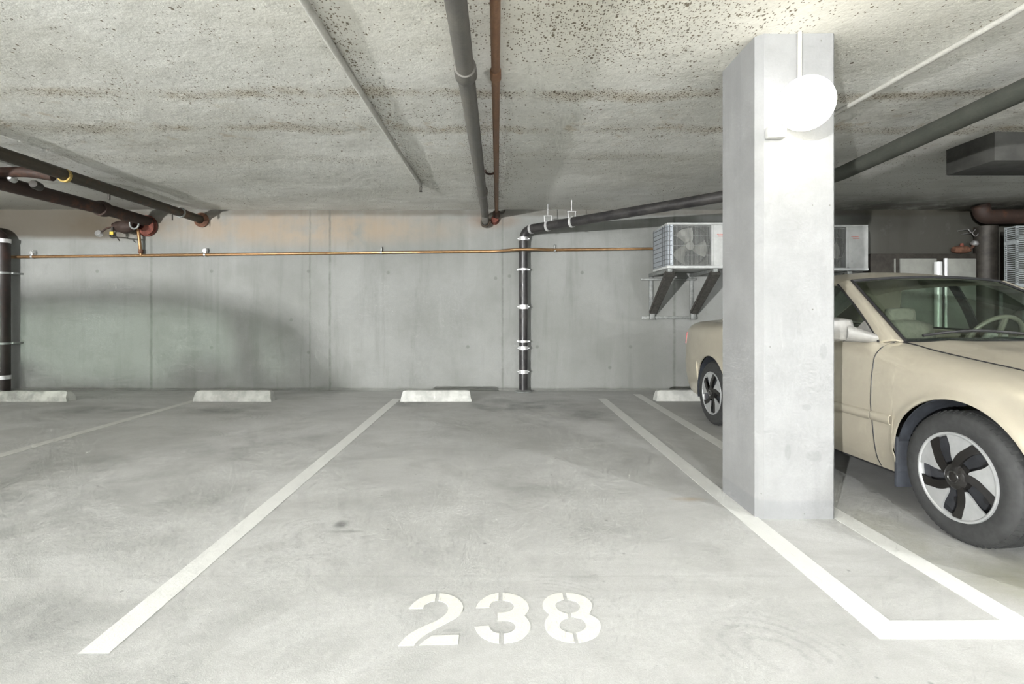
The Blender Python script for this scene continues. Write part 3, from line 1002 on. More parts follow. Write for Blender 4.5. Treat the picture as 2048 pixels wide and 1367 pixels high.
# black riser that turns under the slab and runs off to the right
t = thing('drain_riser', 'black riser with silver bands on the back wall, bending right under the ceiling', 'pipe')
rx, ry, rr = 0.347, 7.36, 0.062
turn = (3.24, 4.98, 2.43)
path = [(rx, ry, 0.0), (rx, ry, 2.295), (2.35, 5.70, 2.375), turn, (3.15, 3.0, 2.45), (3.10, -3.0, 2.50)]
P1 = Vector(path[1])
dirA = (Vector(path[2]) - P1).normalized()
obj('pipe', sw([path[0], path[1], path[2], turn], rr, 24, 0.16), M['black_pipe'], t)
obj('branch', sw([Vector(turn) - dirA * 0.25, turn, path[4], path[5]], 0.066, 24, 0.16), M['duct_pipe'], t)
for z, w, wide in ((2.17, 0.05, 1), (1.735, 0.03, 0), (1.205, 0.06, 1), (0.715, 0.03, 0), (0.62, 0.05, 1), (0.285, 0.055, 1)):
    bm = ring((rx, ry, z), (0, 0, 1), rr - 0.002, rr + 0.006, w)
    for k in (-1, 1):
        lathe(bm, [(rr, k * w * 0.36 - 0.004), (rr + 0.010, k * w * 0.36 - 0.004), (rr + 0.010, k * w * 0.36 + 0.004), (rr, k * w * 0.36 + 0.004)], (rx, ry, z), (0, 0, 1), 24)
        lug(bm, (rx + k * (rr + 0.012), ry - 0.01, z), (0.012 if wide else 0.02, 0.012, 0.008))
    if not wide:
        box(bm, (rx - rr - 0.03, ry + 0.02, z - 0.012), (rx + rr + 0.03, WALL_Y, z + 0.012), 0.003)
    obj('band', bm, M['band'], t)
bm = ring(tuple(P1 + dirA * 0.14), dirA, rr - 0.002, rr + 0.007, 0.035)
obj('band', bm, M['band'], t)
obj('foot_flange', la([(rr, 0.03), (rr + 0.03, 0.022), (rr + 0.06, 0.01), (rr + 0.065, 0.0)], (rx, ry, 0.0), (0, 0, 1), 24), M['galv'], t)
for dd in (0.42, 0.80):
    p = P1 + dirA * dd
    bm = ring(tuple(p), dirA, rr - 0.002, rr + 0.010, 0.035)
    cyl(bm, p + Vector((-0.045, 0, rr * 0.6)), p + Vector((-0.05, 0, rr + 0.075)), 0.007, 0.007, 8)
    cyl(bm, p + Vector((0.045, 0, rr * 0.6)), p + Vector((0.05, 0, rr + 0.075)), 0.007, 0.007, 8)
    box(bm, tuple(p + Vector((-0.06, -0.012, rr + 0.07))), tuple(p + Vector((0.06, 0.012, rr + 0.082))), 0.003, 1)
    cyl(bm, p + Vector((0, 0, rr + 0.075)), Vector((p.x, p.y, CEIL_Z + 0.01)), 0.005, 0.005, 8)
    obj('hanger', bm, M['band'], t)

# big dark riser at the left edge
t = thing('drain_riser', 'thick dark brown riser standing against the back wall at the left edge of the frame', 'pipe')
lx, ly, lr = -6.985, 7.28, 0.088
obj('pipe', sw([(lx, ly, 0.0), (lx, ly, 2.24), (-9.0, ly, 2.30)], lr, 24, 0.2), M['riser_brown'], t)
for z in (1.68, 0.69):
    bm = ring((lx, ly, z), (0, 0, 1), lr - 0.002, lr + 0.007, 0.028)
    box(bm, (lx - lr - 0.03, ly + 0.03, z - 0.012), (lx + lr + 0.035, WALL_Y, z + 0.012), 0.003)
    obj('band', bm, M['galv'], t)
for z in (2.13, 0.215):
    obj('band', ring((lx, ly, z), (0, 0, 1), lr - 0.002, lr + 0.007, 0.055), M['band'], t)


# ------------------------------------------------------------------ lamp on the column
def globe_prof(r, sq=1.0, n=14):
    return [(r * math.sin(PI * k / n) if 0 < k < n else 0.0, -r * sq * math.cos(PI * k / n)) for k in range(n + 1)]


def column_lamp(dx, label):
    t = thing('wall_lamp', label, 'lamp', (1.575 + dx, CY0, 2.15))
    obj('base', la([(0.0, 0.0), (0.075, 0.0), (0.08, 0.012), (0.08, 0.05), (0.06, 0.07), (0.05, 0.10), (0.0, 0.10)], (0.01, 0, 0.02), (0, -1, 0), 32), M['lamp_base'], t)
    GR = 0.130
    cut = 0.30 * PI
    obj('globe', la([(GR * math.sin(q), -GR * math.cos(q)) for q in [cut + (PI - cut) * k / 16 for k in range(16)]] + [(0.0, GR)], (-0.05, -0.205, -0.003), (0, 0, 1), 40), M['globe_top'], t, 80)
    obj('globe_bowl', la([(0.0, -GR)] + [(GR * math.sin(cut * k / 8), -GR * math.cos(cut * k / 8)) for k in range(1, 9)], (-0.05, -0.205, -0.003), (0, 0, 1), 40), M['globe'], t, 80)
    obj('junction_box', bx((-0.15, -0.05, -0.115), (-0.055, 0.0, -0.055), 0.008), M['lamp_base'], t)


column_lamp(0, 'lit round white globe lamp high on the front of the concrete column')
column_lamp(LEFT_COL, 'globe lamp on the next column, beyond the left edge of the frame')
tag(obj('conduit', sw([(1.605, CY0 - 0.013, 2.27), (1.607, CY0 - 0.013, CEIL_Z + 0.01)], 0.011, 12), M['white_pipe']),
    'short vertical conduit on the column above the globe lamp', 'conduit')

# ------------------------------------------------------------------ air conditioners
def ac_unit(x0, w, yf, yb, z0, h, label):
    t = thing('air_conditioner', label, 'air conditioner', (x0, yf, z0), 0, 'outdoor air-conditioning units on the back wall')
    D = yb - yf
    pw = 0.265                       # plain service panel at the right
    fw = w - pw                      # fan side
    # casing: top, bottom tray, back, service panel
    bm = bmesh.new()
    box(bm, (0, 0.0, h - 0.03), (w, D, h), 0.008)
    box(bm, (fw, 0.0, 0.035), (w, D, h - 0.03), 0.006)
    box(bm, (0.03, D - 0.02, 0.035), (fw, D, h - 0.03))
    box(bm, (fw - 0.022, -0.004, 0.035), (fw + 0.012, 0.012, h - 0.03), 0.004)
    obj('casing', bm, M['ac_grey'], t)
    bm = bmesh.new()
    box(bm, (-0.004, -0.006, 0.0), (w + 0.004, D + 0.004, 0.037), 0.010)
    obj('base_tray', bm, M['ac_white'], t)
    # shroud with a round opening behind the grille
    bm = bmesh.new()
    cxx, czz, R = fw * 0.53, h * 0.5, min(fw, h) * 0.43
    n = 48
    outer, inner, deep = [], [], []
    for k in range(n):
        a = 2 * PI * k / n
        c_, s_ = math.cos(a), math.sin(a)
        hw, hh = (fw - 0.12) / 2, (h - 0.075) / 2
        q = 1.0 / max(abs(c_) / hw, abs(s_) / hh)
        outer.append(bm.verts.new((0.075 + hw + c_ * q, 0.030, 0.038 + hh + s_ * q)))
        inner.append(bm.verts.new((cxx + R * c_, 0.034, czz + R * s_)))
        deep.append(bm.verts.new((cxx + R * c_, 0.16, czz + R * s_)))
    for k in range(n):
        j = (k + 1) % n
        bm.faces.new((outer[k], outer[j], inner[j], inner[k]))
        bm.faces.new((inner[k], inner[j], deep[j], deep[k]))
    bm.faces.new(deep)
    obj('shroud', bm, M['ac_dark'], t, 30)
    # three broad blades
    fan = obj('fan', la([(0.0, -0.045), (0.05, -0.04), (0.06, 0.0), (0.06, 0.06), (0.0, 0.06)], (cxx, 0.085, czz), (0, 1, 0), 24), M['fan'], t)
    for b in range(3):
        bm = bmesh.new()
        rows = []
        for i in range(9):
            r = 0.05 + (R * 0.93 - 0.05) * i / 8
            row = []
            for j in range(9):
                q = j / 8 - 0.5
                spread = 1.15 - 0.15 * i / 8
                a = 2 * PI * b / 3 + 1.62 + 0.35 * i / 8 + q * spread
                row.append((cxx + r * math.cos(a), 0.095 + q * 0.07, czz + r * math.sin(a)))
            rows.append(row)
        grid(bm, rows)
        obj('blade', thick(bm, 0.006), M['fan'], fan)
    # wire grille
    bm = bmesh.new()
    nb = 46
    for k in range(nb + 1):
        x = 0.075 + (fw - 0.10) * k / nb
        box(bm, (x - 0.0013, 0.0, 0.04), (x + 0.0013, 0.004, h - 0.035))
    for k in range(5):
        z = 0.045 + (h - 0.09) * k / 4
        box(bm, (0.07, 0.004, z - 0.002), (fw - 0.02, 0.008, z + 0.002))
    obj('fan_grille', bm, M['ac_wire'], t, None)
    # coil wrapping the left corner behind a guard
    bm = bmesh.new()
    rows = []
    cpts = [(0.075, 0.004), (0.045, 0.008), (0.022, 0.022), (0.010, 0.045), (0.006, 0.08), (0.006, D - 0.02)]
    for (a, b) in cpts:
        rows.append([(a, b, 0.037), (a, b, h - 0.03)])
    grid(bm, rows)
    obj('coil', thick(bm, 0.012), M['coil'], t, 50)
    bm = bmesh.new()
    for k in range(9):
        z = 0.055 + (h - 0.11) * k / 8
        sweep(bm, [(a - 0.016, b - 0.016 * (k2 < 5), z) for k2, (a, b) in enumerate(cpts)], 0.0034, 6)
    for (a, b) in [(0.045, 0.004), (0.016, 0.020), (0.002, 0.07), (0.0, 0.16), (0.0, D - 0.04)]:
        box(bm, (a - 0.019, b - 0.018, 0.037), (a - 0.013, b - 0.012, h - 0.03))
    obj('coil_guard', bm, M['guard_wire'], t, None)
    # small red maker's mark, too small to read
    bm = bmesh.new()
    for k, (a, b) in enumerate(((0.05, 0.145), (0.07, 0.155))):
        z = h * 0.74 - k * 0.022
        for q in range(6):
            xa = fw + a + (b - a) * q / 6
            box(bm, (xa, -0.0016, z - 0.005), (xa + 0.009, 0.0, z + 0.005))
    obj('red_mark', bm, M['red_mark'], t, None)
    return t


def ac_bracket(x0, w, yf, z0, label, zlow):
    t = thing('wall_bracket', label, 'bracket', (x0, WALL_Y, z0), 0, 'steel brackets that carry the air-conditioning units')
    depth = WALL_Y - yf
    for xx in (0.045, 0.63):
        bm = bx((xx - 0.025, -0.028, zlow - z0 - 0.02), (xx + 0.025, 0.0, -0.02), 0.004)
        obj('upright', bm, M['galv'], t)
        bm = bx((xx - 0.03, -depth + 0.02, -0.045), (xx + 0.03, 0.0, -0.001), 0.004)
        obj('arm', bm, M['galv'], t)
        bm = bmesh.new()
        a = Vector((xx + 0.02, -depth + 0.07, -0.045))
        b = Vector((xx + 0.01, -0.06, zlow - z0 + 0.07))
        ax = (b - a).normalized()
        side = Vector((1, 0, 0))
        nrm = ax.cross(side).normalized()
        vs = []
        for p, hw, hd in ((a, 0.066, 0.032), (b, 0.052, 0.028)):
            for sx, sn in ((-1, -1), (1, -1), (1, 1), (-1, 1)):
                vs.append(bm.verts.new(p + side * sx * hw + nrm * sn * hd))
        for f in ((0, 1, 2, 3), (4, 5, 6, 7), (0, 1, 5, 4), (1, 2, 6, 5), (2, 3, 7, 6), (3, 0, 4, 7)):
            bm.faces.new([vs[i] for i in f])
        bmesh.ops.bevel(bm, geom=bm.edges[:], offset=0.010, segments=2, affect='EDGES')
        obj('strut', bm, M['strut'], t)
        bm = bx((xx - 0.034, -0.09, zlow - z0 - 0.025), (xx + 0.034, -0.028, zlow - z0 + 0.075), 0.004)
        obj('foot', bm, M['galv'], t)
    obj('rail', bx((-0.10, -0.05, zlow - z0 - 0.018), (0.70, -0.028, zlow - z0 + 0.022), 0.004), M['galv'], t)
    obj('rail', bx((-0.11, -0.05, -0.10), (0.68, -0.028, -0.07), 0.004), M['galv'], t)
    return t


ac_unit(2.145, 0.85, 6.60, 7.20, 1.685, 0.585, 'air conditioner on the wall left of the column, its fan showing through the grille')
ac_bracket(2.145, 0.85, 6.60, 1.685, 'steel wall bracket with two dark struts under the unit left of the column', 1.05)
ac_unit(3.86, 0.85, 6.60, 7.20, 1.655, 0.585, 'air conditioner right of the column, only its end panel showing above the car')
ac_bracket(3.86, 0.85, 6.60, 1.655, 'steel wall bracket under the unit right of the column, hidden behind the car', 1.02)

# larger condenser at the right edge: louvred coil faces
t = thing('air_conditioner', 'louvred condenser unit high at the right edge of the frame, above the car roof', 'air conditioner', (6.725, 6.72, 1.47), 0, 'outdoor air-conditioning units on the back wall')
W3, D3, H3 = 0.95, 0.17, 0.78
obj('casing', bx((0.02, 0.02, 0.03), (W3, D3, H3), 0.006), M['ac_dark'], t)
bm = bmesh.new()
for (x, y) in ((0, 0), (0, D3 - 0.022), (0.17, 0), (0.5, 0), (W3 - 0.02, 0)):
    box(bm, (x, y, 0.0), (x + 0.022, y + 0.022, H3))
box(bm, (-0.005, -0.005, -0.02), (W3, D3, 0.03), 0.008)
box(bm, (-0.002, -0.002, H3 - 0.02), (W3, D3, H3), 0.006)
box(bm, (-0.002, -0.002, H3 * 0.70), (0.022, D3, H3 * 0.76))
obj('frame', bm, M['pale_metal'], t, None)
bm = bmesh.new()
nl = 26
for k in range(nl):
    z = 0.05 + (H3 - 0.09) * k / (nl - 1)
    box(bm, (0.004, 0.0, z - 0.006), (W3, 0.010, z + 0.006))
    box(bm, (0.0, 0.004, z - 0.006), (0.010, D3 - 0.01, z + 0.006))
obj('louvres', bm, M['pale_metal'], t, None)
t = thing('wall_bracket', 'steel bracket carrying the louvred condenser at the right edge', 'bracket', (7.20, WALL_Y, 1.45), 0, 'steel brackets that carry the air-conditioning units')
for xx in (0.0, 0.35):
    obj('arm', bx((xx, -0.74, -0.05), (xx + 0.05, 0.0, 0.0), 0.004), M['galv'], t)
    obj('upright', bx((xx, -0.03, -0.55), (xx + 0.05, 0.0, -0.05), 0.004), M['galv'], t)
    obj('strut', sw([(xx + 0.025, -0.62, -0.05), (xx + 0.025, -0.02, -0.5)], 0.02, 8), M['strut'], t)

# ------------------------------------------------------------------ far right bay
t = thing('electrical_cabinet', 'dark-framed cabinet with two grey doors against the back wall, behind the car roof', 'cabinet', (5.25, WALL_Y, 0))
obj('carcass', bx((0.0, -0.16, 0.0), (1.49, -0.02, 1.955), 0.006), M['dark_metal'], t)
obj('door', bx((0.40, -0.185, 0.12), (0.915, -0.16, 1.885), 0.006), M['cab_grey'], t)
obj('door', bx((1.06, -0.185, 0.12), (1.47, -0.16, 1.885), 0.006), M['cab_grey'], t)
obj('edge_strip', bx((0.325, -0.175, 0.12), (0.345, -0.16, 1.885), 0.003), M['cab_grey'], t)
tag(obj('conduit', cy((6.13, 7.225, 0.0), (6.13, 7.225, 1.83), 0.047, 0.047, 20), M['bright_pipe']),
    'broad bright white pipe standing between the two grey cabinet doors', 'conduit')
tag(obj('conduit', cy((6.245, 7.235, 0.0), (6.245, 7.235, 1.88), 0.024, 0.024, 16), M['bright_pipe']),
    'narrow pale pipe just right of the broad bright one by the cabinet', 'conduit')
t = thing('sprinkler_valve', 'small rusty red valve with a silver cap above the grey cabinet', 'valve')
obj('valve_body', la([(0.0, -0.13), (0.04, -0.12), (0.055, -0.05), (0.05, 0.0), (0.055, 0.05), (0.03, 0.12), (0.0, 0.12)], (6.60, 7.38, 2.02), (1, 0, 0), 16), M['rust_orange'], t)
obj('bonnet', cy((6.60, 7.38, 2.03), (6.60, 7.38, 2.11), 0.03, 0.02, 12), M['rust_red'], t)
obj('cap', la([(0.0, 0.045), (0.03, 0.035), (0.05, 0.0), (0.045, -0.02), (0.0, -0.02)], (6.71, 7.30, 2.10), (0, -0.4, 1), 18), M['steel'], t)
obj('stem', sw([(6.64, 7.38, 2.02), (6.70, 7.34, 2.03), (6.71, 7.30, 2.09)], 0.02, 10, 0.03), M['rust_pipe'], t)
bm = bmesh.new()
for k in range(2):
    sweep(bm, [(6.62 + 0.05 * k + 0.10 * q, 7.30, 2.30 - 0.05 * k - 0.05 * math.sin(PI * q)) for q in [i / 8 for i in range(9)]], 0.006, 8)
cyl(bm, (6.62, 7.30, 2.30), (6.62, WALL_Y, 2.30), 0.006, 0.006, 8)
cyl(bm, (6.67, 7.30, 2.25), (6.67, WALL_Y, 2.25), 0.006, 0.006, 8)
tag(obj('wall_hook', bm, M['steel']), 'pale curved wire hooks on the dark wall above the rusty red valve', 'hook')
tag(obj('drain_riser', cy((6.885, 7.32, 0.0), (6.885, 7.32, 2.34), 0.13, 0.13, 24), M['dark_metal']),
    'dark brown vertical pipe beside the louvred unit at the far right', 'pipe')
tag(obj('drain_pipe', sw([(6.62, 7.12, 2.605), (6.66, 7.12, 2.44), (9.55, 7.12, 2.46)], 0.10, 20, 0.14), M['rust_pipe']),
    'dark rusty pipe under the ceiling above the louvred unit at the far right', 'pipe')
tag(obj('ceiling_box', bx((4.10, 4.28, 2.37), (5.3, 4.75, CEIL_Z + 0.012), 0.01), M['dark_box']),
    'dark grey box fixed under the ceiling at the right edge', 'duct')


# ------------------------------------------------------------------ car
PLAN = [(-0.95, 0.50), (-0.88, 0.64), (-0.74, 0.75), (-0.5, 0.825), (-0.2, 0.868), (0.3, 0.885), (1.3, 0.890), (2.2, 0.888), (2.8, 0.872), (3.3, 0.825), (3.6, 0.76), (3.74, 0.68), (3.80, 0.56)]
BELT = [(-0.95, 0.66), (-0.7, 0.735), (-0.4, 0.790), (-0.13, 0.833), (0.11, 0.866), (0.335, 0.900), (0.51, 0.935), (0.65, 0.945), (1.3, 0.958), (2.2, 0.985), (2.7, 1.02), (3.3, 1.025), (3.65, 1.00), (3.80, 0.95)]
INSET = [(-0.95, 0.10), (-0.5, 0.19), (-0.13, 0.225), (0.335, 0.205), (0.51, 0.18), (0.60, 0.10), (0.75, 0.085), (2.2, 0.09), (2.5, 0.13), (2.9, 0.20), (3.5, 0.20), (3.8, 0.14)]
PROF = [(0.0, 0.070), (0.08, 0.040), (0.20, 0.022), (0.36, 0.010), (0.52, 0.0), (0.70, 0.004), (0.82, 0.016)]
SILL = 0.205
HUBZ, WR, AR = 0.312, 0.318, 0.372
AX = (0.0, 2.67)


def half_w(a, z):
    pl, bt, ins = itp(PLAN, a), itp(BELT, a), itp(INSET, a)
    f = (z - SILL) / (bt - SILL)
    if f <= 0.82:
        w = pl - itp(PROF, max(0, f))
    else:
        q = (f - 0.82) / 0.18
        w = pl - 0.016 - (ins - 0.016) * (1 - math.sqrt(max(0.0, 1 - q ** 2.1)))
    for c in AX:
        r = math.hypot(a - c, z - HUBZ)
        w += 0.016 * math.exp(-((r - AR) / 0.035) ** 2)
    return w


def low_z(a, base=SILL):
    z = base
    for c in AX:
        if abs(a - c) < AR:
            z = max(z, HUBZ + math.sqrt(AR * AR - (a - c) ** 2))
    return z


def a_samples(a0, a1, n=14):
    s = {a0, a1}
    for i in range(n + 1):
        s.add(a0 + (a1 - a0) * i / n)
    for c in AX:
        for k in range(37):
            q = c + AR * math.cos(PI * k / 36)
            if a0 < q < a1:
                s.add(q)
        for q in (c - AR - 0.012, c - AR - 0.03, c + AR + 0.012, c + AR + 0.03):
            if a0 < q < a1:
                s.add(q)
    L = sorted(s)
    out = [L[0]]
    for q in L[1:]:
        if q - out[-1] > 0.0008 or q == a1:
            out.append(q)
    return out


def side_panel(side, a0, a1, zlo=None, zhi=None, rows=26):
    bm = bmesh.new()
    P = []
    for a in a_samples(a0, a1):
        lo = low_z(a, SILL if zlo is None else zlo)
        hi = itp(BELT, a) if zhi is None else zhi
        hi = max(hi, lo + 0.004)
        row = []
        for k in range(rows + 1):
            q = 1 - (1 - k / rows) ** 1.5
            z = lo + (hi - lo) * q
            row.append((side * half_w(a, z), a, z))
        P.append(row)
    grid(bm, P)
    return thick(bm, 0.010)


def roof_edge(a):
    return itp([(1.15, 1.337), (1.4, 1.358), (1.8, 1.362), (2.2, 1.345), (2.42, 1.312)], a)


def roof_apex(a):
    return itp([(1.12, 1.362), (1.35, 1.412), (1.6, 1.434), (1.9, 1.432), (2.2, 1.405), (2.42, 1.37)], a)


EDGE_W, DRIP_W = 0.54, 0.612


def ws_edge(q):      # windscreen side edge, cowl to roof
    a = itp([(0, 0.51), (0.5, 0.845), (1, 1.165)], q)
    w = itp([(0, 0.70), (0.5, 0.628), (1, EDGE_W)], q)
    z = itp([(0, 0.944), (0.5, 1.155), (1, 1.337)], q)
    return Vector((w, a, z))


def pil_edge(q):     # door side edge of the front pillar
    a = itp([(0, 0.57), (0.5, 0.86), (1, 1.19)], q)
    w = itp([(0, 0.800), (0.5, 0.712), (1, DRIP_W)], q)
    z = itp([(0, 0.936), (0.5, 1.130), (1, 1.312)], q)
    return Vector((w, a, z))


def side_pt(a, q):   # side of the cabin: belt to drip rail
    wb, zb = itp(PLAN, a) - itp(INSET, a), itp(BELT, a)
    wd, zd = DRIP_W, roof_edge(max(1.19, min(a, 2.42))) - 0.027
    return Vector((wb + (wd - wb) * q + 0.018 * math.sin(PI * q), a, zb + (zd - zb) * q))


def quad_glass(A, B, n=10):
    """sheet between two sampled edges"""
    bm = bmesh.new()
    grid(bm, [[tuple(A(i / n).lerp(B(i / n), j / n)) for j in range(n + 1)] for i in range(n + 1)])
    return bm


def mirrored(v, side):
    return Vector((v.x * side, v.y, v.z))


def blob_box(c, s, rnd=0.45, cuts=6):
    """cushion-like rounded block"""
    bm = bmesh.new()
    bmesh.ops.create_cube(bm, size=2.0)
    bmesh.ops.subdivide_edges(bm, edges=bm.edges[:], cuts=cuts, use_grid_fill=True)
    for v in bm.verts:
        p = v.co.copy()
        n = p.normalized() * 1.25
        p = p.lerp(n, rnd)
        v.co = Vector((c[0] + p.x * s[0], c[1] + p.y * s[1], c[2] + p.z * s[2]))
    return bm


def wheel(parent, side, a, phase):
    w = bpy.data.objects.new('wheel', None)
    w.empty_display_size = 0.1
    COL.objects.link(w)
    w.parent = parent
    w.location = (side * 0.875, a, HUBZ)       # outer face of the tyre
    o = Vector((0, 0, 0))
    ax = (side, 0, 0)                          # outward
    tw = 0.205
    prof = [(0.205, -0.012), (0.218, -0.004), (0.235, 0.000), (0.262, 0.002), (0.285, -0.003), (0.301, -0.016), (0.309, -0.028)]
    tread = []
    g = [(-0.028, 0.309), (-0.036, 0.3135), (-0.055, 0.3165), (-0.0555, 0.309), (-0.063, 0.309), (-0.0635, 0.317), (-0.098, 0.318), (-0.0985, 0.310), (-0.107, 0.310), (-0.1075, 0.318), (-0.142, 0.317), (-0.1425, 0.309), (-0.15, 0.309), (-0.1505, 0.3165), (-0.17, 0.3135)]
    for h, r in g[1:]:
        tread.append((r, h))
    back = [(0.309, -0.178), (0.301, -0.19), (0.262, -tw - 0.003), (0.218, -tw), (0.205, -0.19)]
    bm = la(prof + tread + back, o, ax, 72)
    # shoulder sipes
    for k in range(60):
        th = 2 * PI * k / 60
        d = Vector((0, math.cos(th), math.sin(th)))
        tn = Vector((0, -math.sin(th), math.cos(th)))
        p = d * 0.305 + Vector((side * -0.020, 0, 0))
        q = d * 0.3185 + Vector((side * -0.046, 0, 0))
        v = [p - tn * 0.006, p + tn * 0.006, q + tn * 0.006, q - tn * 0.006]
        nn = d * 0.0012 + Vector((side * 0.0012, 0, 0))
        vs = [bm.verts.new(x + nn) for x in v] + [bm.verts.new(x - nn * 2) for x in v]
        for f in ((0, 1, 2, 3), (0, 1, 5, 4), (1, 2, 6, 5), (2, 3, 7, 6), (3, 0, 4, 7)):
            bm.faces.new([vs[i] for i in f])
    obj('tyre', bm, M['tyre'], w, 40)
    R = 0.210
    obj('rim', la([(0.0, -0.055), (0.06, -0.055), (0.16, -0.060), (0.20, -0.055), (0.207, -0.012), (0.212, -0.004), (0.212, -0.03), (0.205, -0.19), (0.0, -0.19)], o, ax, 48), M['hub_grey'], w)
    obj('rim_ring', la([(0.196, -0.020), (0.199, -0.001), (0.205, 0.004), (0.212, 0.002), (0.215, -0.012)], o, ax, 64), M['hub_silver'], w, 60)

    def pt(r, deg, h):
        th = math.radians(deg)
        # seen from outside: angle grows counter-clockwise
        return Vector((side * h, r * math.cos(th) * (-side if side > 0 else 1) * (-1 if side > 0 else 1) * (1 if side < 0 else 1), r * math.sin(th)))

    def outside(r, deg, h):
        th = math.radians(deg)
        return Vector((side * h, -r * math.cos(th) * (1 if side < 0 else -1), r * math.sin(th)))

    def plate(edge0, edge1, h0, h1, th, n=10):
        """strip between two polar edges, bowed with radius"""
        bm = bmesh.new()
        rows = []
        for i in range(n + 1):
            r0, d0 = edge0(i / n)
            r1, d1 = edge1(i / n)
            row = []
            for j in range(6):
                q = j / 5
                r, d = r0 + (r1 - r0) * q, d0 + (d1 - d0) * q
                h = h0 + (h1 - h0) * min(1, r / R)
                row.append(outside(r, d, h))
            rows.append(row)
        grid(bm, rows)
        return thick(bm, th)

    for k in range(5):
        base = phase + 72 * k
        # angle of the arm's two edges against radius
        mid = lambda r: base + 46 * (1 - r / R) ** 1.25
        hwid = lambda r: 8.0 + 17.0 * max(0, 1 - r / (0.75 * R)) ** 1.3
        arm0 = lambda q: ((0.042 + (0.197 - 0.042) * q), mid(0.042 + 0.155 * q) - hwid(0.042 + 0.155 * q))
        arm1 = lambda q: ((0.042 + (0.197 - 0.042) * q), mid(0.042 + 0.155 * q) + hwid(0.042 + 0.155 * q))
        obj('hubcap_arm', plate(arm0, arm1, 0.004, -0.004, 0.012), M['hub_black'], w, 40)
        ri, ro = 0.078, 0.199
        e0 = lambda q: ((ri + (ro - ri) * q), mid(ri + (ro - ri) * q) + hwid(ri + (ro - ri) * q) - 0.5)
        wid = lambda q: 4.0 + 36.0 * q ** 0.75
        e1 = lambda q: ((ri + (ro - ri) * q), mid(ri + (ro - ri) * q) + hwid(ri + (ro - ri) * q) + wid(q))
        obj('hubcap_blade', plate(e0, e1, 0.000, -0.002, 0.010), M['hub_silver'], w, 40)
        # wheel bolt hole in the pocket beside the blade
        c = outside(0.135, base - 18, -0.050)
        obj('bolt_hole', la([(0.0, 0.0), (0.018, 0.0), (0.020, -0.006)], c, ax, 14), M['trim'], w)
    obj('hub', la([(0.0, 0.012), (0.030, 0.011), (0.050, 0.006), (0.062, -0.004), (0.064, -0.03)], o, ax, 36), M['hub_black'], w)
    obj('hub_ring', la([(0.023, 0.011), (0.024, 0.015), (0.029, 0.015), (0.030, 0.010)], o, ax, 32), M['chrome'], w)
    return w


